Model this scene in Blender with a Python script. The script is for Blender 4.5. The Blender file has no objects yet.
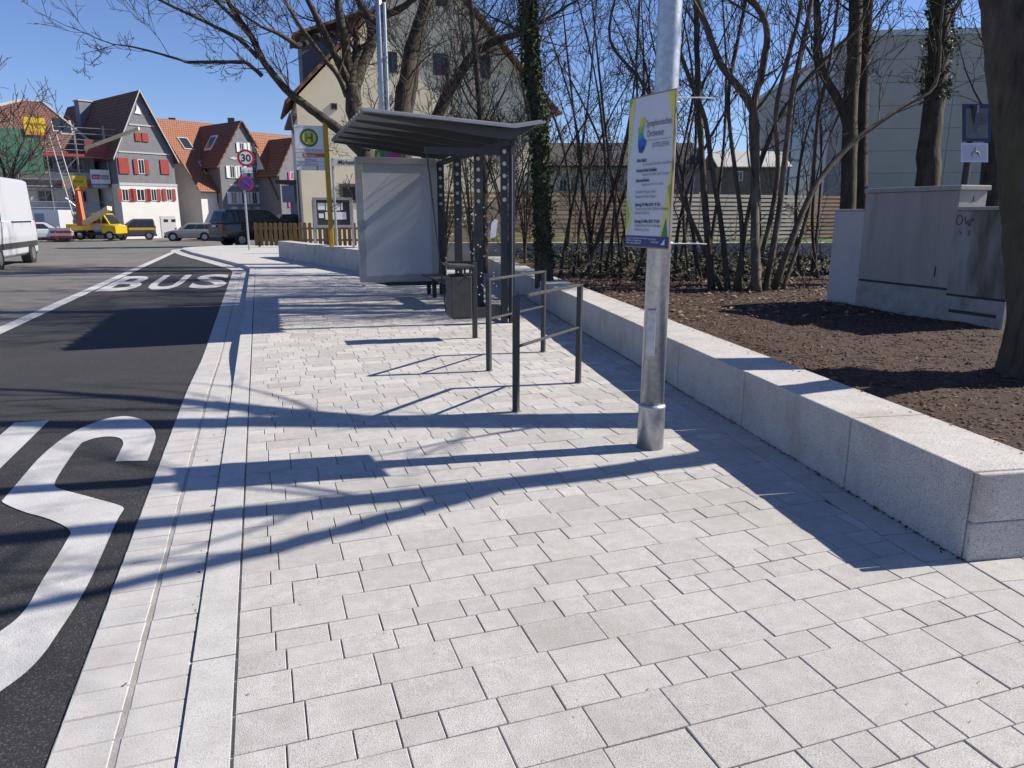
import bpy, bmesh, math, random
from mathutils import Vector, Matrix, noise
R = math.radians
random.seed(7)
sc = bpy.context.scene
col = sc.collection

# ------------------------------------------------------------------ camera
F, HZ, CH, VX = 725.0, 214.0, 1.65, 258.0           # focal length in px, horizon row, eye height, kerb vanishing point
PITCH = math.atan((384 - HZ) / F)
YAW = math.atan((512 - VX) / (F / math.cos(PITCH)))
cd = bpy.data.cameras.new('camera'); cd.sensor_width = 36; cd.lens = F / 1024 * 36
cd.clip_start = 0.05; cd.clip_end = 4000
cam = bpy.data.objects.new('camera', cd); col.objects.link(cam)
cam.location = (0, 0, CH); cam.rotation_euler = (math.pi / 2 - PITCH, 0, -YAW)
sc.camera = cam
# ------------------------------------------------------------------ sky and sun
SUN_EL, SUN_AZ = 37.6, 97.5                           # azimuth clockwise from +Y (the kerb direction)
w = bpy.data.worlds.new('World'); sc.world = w; w.use_nodes = True
nt = w.node_tree; bg = nt.nodes['Background']
sky = nt.nodes.new('ShaderNodeTexSky'); sky.sky_type = 'NISHITA'; sky.sun_disc = False
sky.sun_elevation = R(SUN_EL); sky.sun_rotation = R(SUN_AZ)
sky.altitude = 300; sky.air_density = 1.0; sky.dust_density = 0.2; sky.ozone_density = 4.0
tint = nt.nodes.new('ShaderNodeMix'); tint.data_type = 'RGBA'; tint.blend_type = 'MULTIPLY'; tint.inputs[0].default_value = 1; tint.inputs[7].default_value = (.84, .88, 1.12, 1); tint.clamp_result = False
nt.links.new(sky.outputs[0], tint.inputs[6]); nt.links.new(tint.outputs[2], bg.inputs[0]); bg.inputs[1].default_value = 0.078
sd = bpy.data.lights.new('sun', 'SUN'); sd.energy = 5.0; sd.angle = R(0.53); sd.color = (1, .925, .82)
sun = bpy.data.objects.new('sun', sd); col.objects.link(sun)
sv = Vector((math.sin(R(SUN_AZ)) * math.cos(R(SUN_EL)), math.cos(R(SUN_AZ)) * math.cos(R(SUN_EL)), math.sin(R(SUN_EL))))
sun.rotation_euler = sv.to_track_quat('Z', 'Y').to_euler(); sun.location = (30, -5, 30)
sc.view_settings.view_transform = 'Standard'; sc.view_settings.look = 'None'
sc.view_settings.exposure = 0.66; sc.view_settings.gamma = 1
sc.render.engine = 'CYCLES'; sc.cycles.max_bounces = 8; sc.cycles.transparent_max_bounces = 12

# ------------------------------------------------------------------ photo pixel -> place
fw = Vector((math.sin(YAW) * math.cos(PITCH), math.cos(YAW) * math.cos(PITCH), -math.sin(PITCH)))
rt = Vector((math.cos(YAW), -math.sin(YAW), 0)); upv = rt.cross(fw)
CAM = Vector((0, 0, CH))
def ray(x, y): return fw + rt * ((x - 512) / F) - upv * ((y - 384) / F)
def gp(x, y, z=0.0):
    d = ray(x, y); return CAM + d * ((z - CH) / d.z)
def atY(x, y, Y):
    d = ray(x, y); return CAM + d * (Y / d.y)
def atX(x, y, X):
    d = ray(x, y); return CAM + d * (X / d.x)
def atZ(x, y, dep): return CAM + ray(x, y) * dep          # dep = distance along the view axis
def onpl(x, y, P, n):
    d = ray(x, y); return CAM + d * ((P - CAM).dot(n) / d.dot(n))
def sstep(a, b, x):
    t = max(0, min(1, (x - a) / (b - a))); return t * t * (3 - 2 * t)
def zr(Y): return -0.02 - 0.09 * sstep(6.95, 10.0, Y) - .45 * sstep(43, 58, Y)

# ------------------------------------------------------------------ helpers
ORG = {}
class MB:
    def __init__(s, T=None): s.v = []; s.f = []; s.mi = []; s.T = T
    def add(s, vs, fs, mi=0):
        o = len(s.v)
        if s.T: s.v += [tuple(s.T @ Vector(p)) for p in vs]
        else: s.v += [tuple(p) for p in vs]
        s.f += [tuple(i + o for i in f) for f in fs]; s.mi += [mi] * len(fs); return s
    def box(s, x0, x1, y0, y1, z0, z1, mi=0):
        return s.add([(x0,y0,z0),(x1,y0,z0),(x1,y1,z0),(x0,y1,z0),(x0,y0,z1),(x1,y0,z1),(x1,y1,z1),(x0,y1,z1)],
              [(0,3,2,1),(4,5,6,7),(0,1,5,4),(1,2,6,5),(2,3,7,6),(3,0,4,7)], mi)
    def obox(s, c, a, b, h, mi=0):                       # centre and three half vectors
        c, a, b, h = map(Vector, (c, a, b, h))
        P = [c-a-b-h, c+a-b-h, c+a+b-h, c-a+b-h, c-a-b+h, c+a-b+h, c+a+b+h, c-a+b+h]
        return s.add(P, [(0,3,2,1),(4,5,6,7),(0,1,5,4),(1,2,6,5),(2,3,7,6),(3,0,4,7)], mi)
    def prism(s, poly, vec, mi=0):
        n = len(poly); vec = Vector(vec); P = [Vector(p) for p in poly]
        fs = [tuple(range(n))[::-1], tuple(range(n, 2*n))] + [(i, (i+1) % n, n+(i+1) % n, n+i) for i in range(n)]
        return s.add(P + [p + vec for p in P], fs, mi)
    def tube(s, pts, rad, n=8, cap=True, mi=0):
        pts = [Vector(p) for p in pts]; m = len(pts)
        if not isinstance(rad, (list, tuple)): rad = [rad] * m
        vs = []; a = None
        for i, p in enumerate(pts):
            t = (pts[min(i+1, m-1)] - pts[max(i-1, 0)])
            if t.length < 1e-9: t = Vector((0,0,1))
            t.normalize()
            if a is None: a = t.orthogonal().normalized()
            else:
                a = a - t * a.dot(t)
                a = a.normalized() if a.length > 1e-6 else t.orthogonal().normalized()
            b = t.cross(a)
            for k in range(n):
                an = 2 * math.pi * k / n
                vs.append(p + (a * math.cos(an) + b * math.sin(an)) * rad[i])
        fs = [(i*n+k, i*n+(k+1) % n, (i+1)*n+(k+1) % n, (i+1)*n+k) for i in range(m-1) for k in range(n)]
        if cap: fs += [tuple(range(n))[::-1], tuple(range((m-1)*n, m*n))]
        return s.add(vs, fs, mi)
    def cyl(s, p0, p1, r0, r1=None, n=10, mi=0): return s.tube([p0, p1], [r0, r0 if r1 is None else r1], n, True, mi)
    def poly(s, pts, mi=0): return s.add(pts, [tuple(range(len(pts)))], mi)
    def loft(s, rings, mi=0, cap=True):
        n = len(rings[0]); vs = [p for r in rings for p in r]; m = len(rings)
        fs = [(i*n+k, i*n+(k+1) % n, (i+1)*n+(k+1) % n, (i+1)*n+k) for i in range(m-1) for k in range(n)]
        if cap: fs += [tuple(range(n))[::-1], tuple(range((m-1)*n, m*n))]
        return s.add(vs, fs, mi)
    def build(s, name, mats, parent=None, smooth=False, bevel=0, recalc=True, org=None):
        me = bpy.data.meshes.new(name)
        o = org if org is not None else (ORG[parent] if parent else Vector((0,0,0)))
        me.from_pydata([(p[0]-o[0], p[1]-o[1], p[2]-o[2]) for p in s.v], [], s.f)
        if not isinstance(mats, (list, tuple)): mats = [mats]
        for m_ in mats: me.materials.append(m_)
        if len(mats) > 1: me.polygons.foreach_set('material_index', s.mi)
        if recalc and len(s.f) < 20000:
            bm = bmesh.new(); bm.from_mesh(me); bmesh.ops.recalc_face_normals(bm, faces=bm.faces); bm.to_mesh(me); bm.free()
        if smooth: me.polygons.foreach_set('use_smooth', [True] * len(me.polygons))
        me.update()
        ob = bpy.data.objects.new(name, me); col.objects.link(ob)
        if parent: ob.parent = parent; ORG[ob] = ORG[parent]
        else: ob.location = o; ORG[ob] = Vector(o)
        if bevel:
            b = ob.modifiers.new('bevel', 'BEVEL'); b.width = bevel; b.segments = 2; b.limit_method = 'ANGLE'
        return ob
def tag(o, label=None, cat=None, group=None, kind=None):
    if label: o['label'] = label
    if cat: o['category'] = cat
    if group: o['group'] = group
    if kind: o['kind'] = kind
    return o
def thing(name, label, cat, loc, group=None):
    o = bpy.data.objects.new(name, None); col.objects.link(o); o.location = loc; o.empty_display_size = .2
    ORG[o] = Vector(loc); return tag(o, label, cat, group)
def part(name, mats, parent, fn, T=None, **k):
    m = MB(T); fn(m); return m.build(name, mats, parent, **k)
def boxpart(name, mats, parent, b, T=None, **k):
    return MB(T).box(*b).build(name, mats, parent, **k)
def text(s, size, mat, parent, origin, xd, yd, align='LEFT', offset=0, name='lettering', sx=1.0, sy=1.0):
    c = bpy.data.curves.new(name, 'FONT'); c.body = s; c.size = size; c.align_x = align; c.offset = offset; c.fill_mode = 'BOTH' if False else 'FRONT'
    c.resolution_u = 3
    t = bpy.data.objects.new(name, c); col.objects.link(t)
    dg = bpy.context.evaluated_depsgraph_get()
    me = bpy.data.meshes.new_from_object(t.evaluated_get(dg))
    bpy.data.objects.remove(t); bpy.data.curves.remove(c)
    xd = Vector(xd).normalized(); yd = Vector(yd).normalized(); zd = xd.cross(yd)
    o = Vector(origin) - (ORG[parent] if parent else Vector((0,0,0)))
    for v in me.vertices:
        v.co = o + xd * (v.co.x * sx) + yd * (v.co.y * sy) + zd * v.co.z
    me.materials.clear(); me.materials.append(mat); me.name = name
    ob = bpy.data.objects.new(name, me); col.objects.link(ob)
    if parent: ob.parent = parent; ORG[ob] = ORG[parent]
    else: ORG[ob] = Vector((0,0,0))
    return ob

# ------------------------------------------------------------------ materials
MATS = {}
def mat(n, c, rough=.7, metal=0.0, c2=None, scale=4.0, lo=.35, hi=.65, detail=6, bump=0.0, bscale=40.0, isl=0.0,
        speck=None, sscale=300.0, samt=.5, stain=None, stscale=1.5, stlo=.55, sthi=.75, spec=.5, alpha=1.0, trans=0.0, coat=0.0, stretch=None):
    """c base, c2 broad noise partner, isl = brightness jitter per loose piece, speck = fine grain colour, stain = patches"""
    if n in MATS: return MATS[n]
    m = bpy.data.materials.new(n); m.use_nodes = True; t = m.node_tree; N = t.nodes; L = t.links
    b = N['Principled BSDF']; b.inputs['Roughness'].default_value = rough; b.inputs['Metallic'].default_value = metal
    b.inputs['Specular IOR Level'].default_value = spec; b.inputs['Alpha'].default_value = alpha
    b.inputs['Transmission Weight'].default_value = trans; b.inputs['Coat Weight'].default_value = coat
    b.inputs['Base Color'].default_value = (*c, 1)
    geo = N.new('ShaderNodeNewGeometry'); pos = geo.outputs['Position']
    if stretch:
        mp = N.new('ShaderNodeMapping'); mp.inputs['Scale'].default_value = stretch; L.new(pos, mp.inputs[0]); pos = mp.outputs[0]
    def tex(sc_, det=detail):
        x = N.new('ShaderNodeTexNoise'); x.inputs['Scale'].default_value = sc_; x.inputs['Detail'].default_value = det
        x.inputs['Roughness'].default_value = .62; L.new(pos, x.inputs['Vector']); return x
    def mix(fac, A, B, typ='MIX', f=None):
        x = N.new('ShaderNodeMix'); x.data_type = 'RGBA'; x.blend_type = typ
        if fac is not None: L.new(fac, x.inputs[0])
        elif f is not None: x.inputs[0].default_value = f
        for k, s in ((6, A), (7, B)):
            if isinstance(s, tuple): x.inputs[k].default_value = (*s, 1)
            else: L.new(s, x.inputs[k])
        return x.outputs[2]
    def ramp(src, a, z_):
        x = N.new('ShaderNodeMapRange'); x.inputs[1].default_value = a; x.inputs[2].default_value = z_; L.new(src, x.inputs[0]); return x.outputs[0]
    cur = c
    if c2: cur = mix(ramp(tex(scale).outputs[0], lo, hi), c, c2)
    if stain:
        cur = mix(ramp(tex(stscale, 8).outputs[0], stlo, sthi), cur if not isinstance(cur, tuple) else tuple(cur), stain)
    if speck:
        cur = mix(ramp(tex(sscale, 2).outputs[0], .62 - .18 * samt, .62 + .1), cur, speck)
    if isl:
        x = N.new('ShaderNodeMapRange'); L.new(geo.outputs['Random Per Island'], x.inputs[0])
        x.inputs[3].default_value = 1 - isl; x.inputs[4].default_value = 1 + isl
        cc = N.new('ShaderNodeCombineColor')
        for k in range(3): L.new(x.outputs[0], cc.inputs[k])
        cur = mix(None, cur, cc.outputs[0], 'MULTIPLY', 1.0)
    if not isinstance(cur, tuple): L.new(cur, b.inputs['Base Color'])
    if bump:
        bp = N.new('ShaderNodeBump'); bp.inputs['Strength'].default_value = bump; bp.inputs['Distance'].default_value = .02
        L.new(tex(bscale, 5).outputs[0], bp.inputs['Height']); L.new(bp.outputs[0], b.inputs['Normal'])
    MATS[n] = m; return m
def tilemat(n, c, c2, axis_len, bump=.6, rows=4.0, uv=True):
    """roof tiles too far away to pick apart: rows and columns of relief in the surface's own uv"""
    m = mat(n, c, rough=.8, c2=c2, scale=1.2); t = m.node_tree; N = t.nodes; L = t.links
    b = N['Principled BSDF']; u = N.new('ShaderNodeUVMap')
    br = N.new('ShaderNodeTexBrick'); br.offset = .5
    br.inputs['Color1'].default_value = (*c, 1); br.inputs['Color2'].default_value = (*c2, 1); br.inputs['Mortar'].default_value = (c[0]*.35, c[1]*.35, c[2]*.35, 1)
    br.inputs['Scale'].default_value = 1.0; br.inputs['Brick Width'].default_value = .24; br.inputs['Row Height'].default_value = .34; br.inputs['Mortar Size'].default_value = .035
    L.new(u.outputs[0], br.inputs[0]); L.new(br.outputs[0], b.inputs['Base Color'])
    bp = N.new('ShaderNodeBump'); bp.inputs['Distance'].default_value = .05; bp.inputs['Strength'].default_value = bump
    L.new(br.outputs['Fac'], bp.inputs['Height']); bp.invert = True; L.new(bp.outputs[0], b.inputs['Normal'])
    return m
def slope(name, m, parent, A, B, C_, D, th=.12):
    """a roof slope A-B (eave) C-D (ridge above B, A) as a slab with tile uv"""
    A, B, C_, D = map(Vector, (A, B, C_, D)); n = (B-A).cross(D-A).normalized()
    if n.z < 0: n = -n
    mb = MB(); mb.add([A, B, C_, D, A+n*th, B+n*th, C_+n*th, D+n*th], [(0,3,2,1),(4,5,6,7),(0,1,5,4),(1,2,6,5),(2,3,7,6),(3,0,4,7)])
    o = mb.build(name, m, parent); me = o.data; uvl = me.uv_layers.new(name='UVMap')
    e1 = (B-A).normalized(); e2 = (D-A) - e1*((D-A).dot(e1)); e2.normalize(); og = ORG[parent]
    for lp in me.loops:
        q = me.vertices[lp.vertex_index].co + og - A
        uvl.data[lp.index].uv = (q.dot(e1), q.dot(e2))
    return o

M_paver = mat('concrete paver', (.50,.483,.46), .85, c2=(.415,.398,.372), scale=14, isl=.13, speck=(.25,.235,.215), sscale=190, samt=.8, bump=.35, bscale=200, stain=(.345,.325,.29), stscale=1.3, stlo=.5, sthi=.8)
M_joint = mat('joint sand', (.075,.065,.05), .95, c2=(.04,.034,.027), scale=30, bump=.4, bscale=200)
M_kerb = mat('granite kerb', (.52,.507,.485), .8, c2=(.45,.44,.42), scale=7, isl=.06, speck=(.24,.24,.24), sscale=260, samt=.7, bump=.2, bscale=220, stain=(.42,.40,.37), stscale=3)
M_gutter = mat('gutter stone', (.50,.487,.465), .85, c2=(.43,.415,.395), scale=6, isl=.1, speck=(.26,.26,.26), sscale=260, samt=.6, bump=.25, bscale=200, stain=(.40,.37,.33), stscale=4)
M_mortar = mat('gutter mortar', (.37,.355,.33), .95, c2=(.28,.265,.24), scale=9, bump=.4, bscale=160)
M_asph = mat('road asphalt', (.15,.14,.132), .9, c2=(.115,.108,.10), scale=.6, speck=(.28,.27,.25), sscale=130, samt=.35, bump=.5, bscale=180, stain=(.17,.16,.15), stscale=.25)
M_bay = mat('new asphalt', (.034,.0335,.034), .85, c2=(.026,.0255,.026), scale=1.2, speck=(.15,.15,.155), sscale=110, samt=.45, bump=.9, bscale=190)
M_white = mat('road paint', (.56,.555,.54), .8, c2=(.46,.455,.44), scale=3, speck=(.40,.39,.37), sscale=110, samt=.45, bump=.4, bscale=150, stain=(.22,.215,.205), stscale=3.5, stlo=.52, sthi=.85)
M_wall = mat('granite block', (.57,.545,.51), .85, c2=(.49,.468,.437), scale=5, speck=(.13,.13,.13), sscale=170, samt=.85, bump=.3, bscale=220, stain=(.34,.27,.19), stscale=2.0, stlo=.50, sthi=.80)
M_walltop = M_wall
M_soil = mat('bark mulch soil', (.068,.037,.021), .95, c2=(.024,.014,.009), scale=14, bump=1.0, bscale=45, speck=(.13,.09,.062), sscale=70, samt=.3)
M_chip = mat('mulch chip', (.11,.064,.037), .95, isl=.7)
M_galv = mat('galvanised steel', (.50,.52,.54), .42, .8, c2=(.41,.43,.45), scale=28, lo=.42, hi=.58, detail=3, stain=(.60,.61,.62), stscale=9, bump=.05, bscale=60)
M_dark = mat('anthracite metal', (.032,.034,.037), .55, .1, c2=(.042,.044,.047), scale=6, bump=.03, bscale=90)
M_dark2 = mat('anthracite metal sunlit tone', (.075,.075,.075), .55, .1, c2=(.05,.05,.05), scale=9)  # lighter anthracite; sun on the rail tops is put into the colour
M_alu = mat('grey aluminium', (.36,.37,.385), .45, .6, c2=(.31,.32,.33), scale=8)
M_roofm = mat('corrugated roof metal', (.22,.235,.25), .45, .4, c2=(.17,.18,.195), scale=4)
M_blank = mat('blank light panel', (.47,.49,.53), .5, c2=(.455,.475,.515), scale=1.1, lo=.3, hi=.7)
M_yel = mat('yellow post paint', (.50,.32,.02), .5, c2=(.43,.27,.02), scale=8)
M_sign = mat('sign white', (.74,.75,.77), .5, c2=(.68,.69,.71), scale=6)
M_green = mat('sign green', (.03,.17,.07), .5)
M_signy = mat('sign yellow', (.62,.46,.05), .5)
M_orange = mat('sign orange', (.55,.10,.02), .5)
M_black = mat('print black', (.02,.02,.022), .6)
M_grey = mat('print grey', (.22,.22,.23), .6)
M_red = mat('sign red', (.42,.02,.025), .5)
M_blue = mat('sign blue', (.02,.05,.28), .5)
M_bark = mat('grey brown bark', (.095,.075,.056), .95, c2=(.032,.025,.019), scale=11, bump=1.0, bscale=26, stretch=(1,1,.25), stain=(.065,.066,.033), stscale=2.5, stlo=.5, sthi=.75)
M_barkd = mat('dark bark', (.075,.058,.045), .95, c2=(.03,.023,.018), scale=10, bump=1.0, bscale=25, stretch=(1,1,.25), stain=(.07,.07,.04), stscale=3)
M_barkl = mat('hazel bark', (.14,.11,.08), .9, c2=(.05,.038,.028), scale=8, bump=.6, bscale=30, stretch=(1,1,.3), stain=(.12,.12,.06), stscale=3)
M_twig = mat('twig bark', (.085,.06,.044), .9, c2=(.045,.032,.024), scale=5)
M_ivy = mat('ivy leaf', (.035,.07,.022), .45, isl=.5, c2=(.055,.085,.03), scale=3)
M_cover = mat('ground cover leaf', (.03,.052,.016), .6, isl=.6, spec=.3, c2=(.05,.06,.025), scale=3)
M_dead = mat('dead leaf', (.22,.15,.09), .9, isl=.5)
M_grass = mat('lawn grass', (.07,.13,.025), .9, c2=(.045,.09,.02), scale=4, bump=.5, bscale=40)
M_glass = mat('window glass dark', (.025,.03,.037), .08, spec=.6)
M_clear = bpy.data.materials.new('shelter glass'); M_clear.use_nodes = True
_b = M_clear.node_tree.nodes['Principled BSDF']; _b.inputs['Base Color'].default_value = (.05,.06,.06,1); _b.inputs['Roughness'].default_value = .03
_b.inputs['Alpha'].default_value = .07
M_tyre = mat('tyre rubber', (.018,.018,.018), .85)
M_rim = mat('wheel rim', (.35,.36,.37), .35, .8)
M_redlamp = mat('red lamp lens', (.30,.015,.015), .25)
M_lamp = mat('clear lamp lens', (.6,.62,.63), .15)
M_plast = mat('black plastic trim', (.03,.03,.032), .6)
# ================================================================== ground, road, bus bay
mb = MB(); ys = [-60,-5,5.5,6,6.5,7,7.5,8,8.5,9,9.5,10,12,20,43,46,49,52,55,58,90,300,2500]; xs = [-2500,-60,-20,-10,-6,-4,0,6,30,2500]
mb.add([(x, y, zr(y)) for y in ys for x in xs], [(j*len(xs)+i, j*len(xs)+i+1, (j+1)*len(xs)+i+1, (j+1)*len(xs)+i) for j in range(len(ys)-1) for i in range(len(xs)-1)])
tag(mb.build('road', M_asph, recalc=False), kind='structure')

KP = [(-.205, .6), (-.205, 24.3), (-.34, 25.6), (-.75, 27.4), (-1.62, 31.0), (-2.72, 35.4), (-3.45, 39.0), (-3.55, 40.2), (-3.2, 41.2), (-2.0, 42.2), (4, 45)]
def along(P):
    d = [0]
    for i in range(len(P)-1): d.append(d[-1] + math.hypot(P[i+1][0]-P[i][0], P[i+1][1]-P[i][1]))
    def at(s):
        for i in range(len(P)-1):
            if s <= d[i+1] or i == len(P)-2:
                t = (s-d[i])/(d[i+1]-d[i]); return Vector((P[i][0]+(P[i+1][0]-P[i][0])*t, P[i][1]+(P[i+1][1]-P[i][1])*t))
    return at, d[-1]
kat, KL = along(KP)
def kpt(s, off):
    a = kat(max(0, s-.25)); b = kat(min(KL, s+.25)); t = (b-a).normalized(); n = Vector((-t.y, t.x)); p = kat(s); return p + n*off
def gw(s): return .535 + .006 * min(s, 24) if s < 26 else .68
# new asphalt of the bus bay, painted edge line, letters
mb = MB(); prev = None; n = 0; S = [i*.5 for i in range(int(40.5/.5))]
for s in S:
    p = kpt(s, gw(s) - .02)
    if p.x < -3.75: break
    mb.v += [(-3.9, p.y, zr(p.y)+.004), (p.x, p.y, zr(p.y)+.004)]
    if n: mb.f.append((2*n-2, 2*n-1, 2*n+1, 2*n))
    n += 1
mb.mi = [0]*len(mb.f)
tag(mb.build('bus_bay', M_bay, recalc=False), kind='structure')
mb = MB(); ys2 = [-2+.5*i for i in range(84)]
mb.v = [(x, y, zr(y)+.008) for y in ys2 for x in (-4.03, -3.79)]
mb.f = [(2*i, 2*i+1, 2*i+3, 2*i+2) for i in range(len(ys2)-1)]; mb.mi = [0]*len(mb.f)
tag(mb.build('painted_edge_line', M_white, recalc=False), kind='structure')
def mark(name, G):
    G = [Vector(q) for q in G]
    for it in range(2):                                  # round off the curves, keep the sharp corners
        out = []
        for i in range(len(G)):
            a, b, c = G[i-1], G[i], G[(i+1) % len(G)]
            A, B_, C_ = [Vector((q.x*4, q.y)) for q in (a, b, c)]
            if (B_-A).angle(C_-B_, 0) > R(50): out.append(b)
            else: out += [b.lerp(a, .25), b.lerp(c, .25)]
        G = out
    ob = MB().poly([(p.x, p.y, zr(p.y)+.009) for p in G]).build(name, M_white); tag(ob, kind='structure'); return ob
def trace(zoom): return [gp(x/2.56, 400+y/2.56, -.02).to_2d() for x, y in zoom]
mark('painted_letter', trace([(295,160),(378,158),(396,112),(400,92),(390,70),(366,53),(342,46),(315,43),(270,50),(215,70),(160,100),(100,150),(50,210),(5,262),(10,268),(60,290),(120,305),(165,325),(178,335),(182,345),(150,400),(125,440),(100,480),(75,530),(40,570),(0,597)])
 + [(-1.18,3.02),(-1.25,2.92),(-1.31,2.95),(-1.34,3.1),(-1.34,3.45),(-1.58,3.45),(-1.58,3.0),(-1.53,2.7),(-1.42,2.52),(-1.28,2.44),(-1.14,2.5),(-1.06,2.62)]
 + trace([(0,752),(60,710),(110,660),(150,600),(190,540),(230,470),(270,380),(300,310),(318,283),(314,275),(280,265),(200,243),(155,232),(141,225),(140,216),(150,195),(190,135),(210,112),(240,100),(280,95),(308,99),(318,112),(310,130)]))
mark('painted_letter', [(-2.01,6.71),(-1.76,6.69),(-1.77,3.3),(-1.80,2.85),(-1.92,2.55),(-2.18,2.42),(-2.44,2.55),(-2.56,2.85),(-2.6,3.3),(-2.6,6.7),(-2.36,6.7),(-2.36,3.3),(-2.32,3.05),(-2.18,2.9),(-2.04,3.05),(-2.0,3.3)])
for ch, x0, x1, yb in (('B', -3.74, -2.93, 19.05), ('U', -2.74, -1.98, 19.05), ('S', -1.76, -.90, 19.05), ('B', -3.6, -2.8, 2.4)):
    t = text(ch, 1.0, M_white, None, (0,0,0), (1,0,0), (0,1,0), offset=.026, name='painted_letter')
    vx = [v.co.x for v in t.data.vertices]; vy = [v.co.y for v in t.data.vertices]
    for v in t.data.vertices:
        v.co.x = x0 + (v.co.x-min(vx))/(max(vx)-min(vx))*(x1-x0)
        v.co.y = yb + (v.co.y-min(vy))/(max(vy)-min(vy))*(4.45 if yb > 9 else 4.3); v.co.z = zr(v.co.y)+.009
    tag(t, kind='structure')

# ================================================================== kerb and gutter
kerb = MB()
kerb.v = []; n = 0
for i in range(int(KL/.5)+1):
    s = min(KL-.01, i*.5)
    a = kpt(s, -.02); b = kpt(s, gw(s)-.005)
    kerb.v += [(a.x, a.y, zr(a.y)+.0095), (b.x, b.y, zr(b.y)+.0105)]
    if n: kerb.f.append((2*n-2, 2*n-1, 2*n+1, 2*n))
    n += 1
kerb.mi = [0]*len(kerb.f)
kerbo = kerb.build('kerb', M_mortar, recalc=False); tag(kerbo, kind='structure')
def chamfered(mb, ring, z0, z1, ch, dz=0, tilt=(0,0)):
    c = sum((Vector(p) for p in ring), Vector((0,0)))/len(ring); n = len(ring)
    def ins(d):
        out = []
        for p in ring:
            v = Vector(p)-c; l = v.length; out.append(Vector(p) - v*(min(d*1.35, l*.5)/l))
        return out
    r1 = ins(ch)
    T = lambda p: tilt[0]*(p[0]-c.x)+tilt[1]*(p[1]-c.y)
    vs = [(p[0], p[1], z0) for p in ring] + [(p[0], p[1], z1-ch*.8+dz+T(p)) for p in ring] + [(p[0], p[1], z1+dz+T(p)) for p in r1]
    fs = [(i, (i+1) % n, n+(i+1) % n, n+i) for i in range(n)] + [(n+i, n+(i+1) % n, 2*n+(i+1) % n, 2*n+i) for i in range(n)] + [tuple(range(2*n, 3*n))]
    mb.add(vs, fs)
s = .1
while s < KL-1.2:
    e = s + .994
    ring = []
    m = 1 if s < 23 else 3
    for k in range(m+1): ring.append(tuple(kpt(s+(e-s)*k/m, .003)))
    for k in range(m, -1, -1): ring.append(tuple(kpt(s+(e-s)*k/m, .155)))
    mb = MB(); chamfered(mb, ring[::-1] if False else ring, -.16, .002, .007, random.uniform(-.001,.001))
    mb.build('kerb_stone', M_kerb, kerbo); s += 1.0
s = .55
rng = random.Random(3)
while s < 22.5:
    ln = .148 * (1 if s < 24 else 1.5)
    W = gw(s); mid = .155 + (W-.155)*.5
    for a, b in ((.162, mid-.009), (mid+.009, W-.004)):
        e = s+ln-.006+rng.uniform(-.003,.003)
        ring = [tuple(kpt(s, a+rng.uniform(0,.004))), tuple(kpt(e, a+rng.uniform(0,.004))), tuple(kpt(e, b)), tuple(kpt(s, b-rng.uniform(0,.004)))]
        z = zr(kat(s).y)
        mb = MB(); chamfered(mb, ring, z-.05, z+.0135, .003, rng.uniform(-.0012,.0012), (rng.uniform(-.008,.008), rng.uniform(-.008,.008)))
        mb.build('gutter_stone', M_gutter, kerbo)
    s += ln
mb = MB()
while s < KL-3:
    ln = .22; W = gw(s); mid = .155 + (W-.155)*.5
    for a, b in ((.162, mid-.009), (mid+.009, W-.004)):
        e = s+ln-.008
        ring = [tuple(kpt(s, a)), tuple(kpt(e, a)), tuple(kpt(e, b)), tuple(kpt(s, b))]
        chamfered(mb, ring, zr(30)-.05, zr(30)+.014, .003, rng.uniform(-.001,.001))
    s += ln
tag(mb.build('gutter_stone', M_gutter, kerbo, recalc=False), kind='stuff')

# ================================================================== bench wall line and pavement
WC = Vector((3.148, 2.393)); WD = Vector((.1615, .98687)); WN = Vector((.98687, -.1615))     # corner, along, away from the pavement
def wp(t, n): return WC + WD*t + WN*n
mb = MB(); mb.poly([(-.2,.4,-.012),(6,.4,-.012),(9,21.02,-.012),(-.2,21.02,-.012)])
pav = mb.build('pavement', M_joint); tag(pav, kind='structure')
def clip(poly, side):                                  # keep where side(p) >= 0
    out = []
    for i in range(len(poly)):
        a, b = poly[i], poly[(i+1) % len(poly)]; fa, fb = side(a), side(b)
        if fa >= 0: out.append(a)
        if (fa >= 0) != (fb >= 0):
            t = fa/(fa-fb); out.append((a[0]+(b[0]-a[0])*t, a[1]+(b[1]-a[1])*t))
    return out
def side_left(p): return -(Vector(p)-WC).dot(WN) - .212
def area(P): return abs(sum(P[i][0]*P[(i+1) % len(P)][1]-P[(i+1) % len(P)][0]*P[i][1] for i in range(len(P)))/2)
pieces = []
seq = 'LLSLLSS'; rng = random.Random(11)
Lh, Sh = .2035, .139
rows = []; y = 1.575; i = 0
while y < 21: h = Lh if seq[i % 7] == 'L' else Sh; rows.append((y, h, seq[i % 7])); y += h; i += 1
y = 1.575; i = -1
while y > .7: h = Lh if seq[i % 7] == 'L' else Sh; y -= h; rows.append((y, h, seq[i % 7])); i -= 1
g_ = .0022
for (y, h, k) in rows:
    x = -.2; first = True
    while x < 6.5:
        if k == 'L': l = .302
        else: l = rng.choice((.143, .2085, .2085))
        if first: l = rng.uniform(.12, l); first = False
        P = [(x+g_, y+g_), (x+l-g_, y+g_), (x+l-g_, y+h-g_), (x+g_, y+h-g_)]
        full = all(side_left(p) >= 0 for p in P)
        if full: pieces.append((P, True))
        else:
            Q = clip(P, side_left)
            if len(Q) >= 3 and area(Q) > .003: pieces.append((Q, False))
            if not Q or side_left((x, y+h/2)) < 0: break
        x += l
t = -1.5
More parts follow.
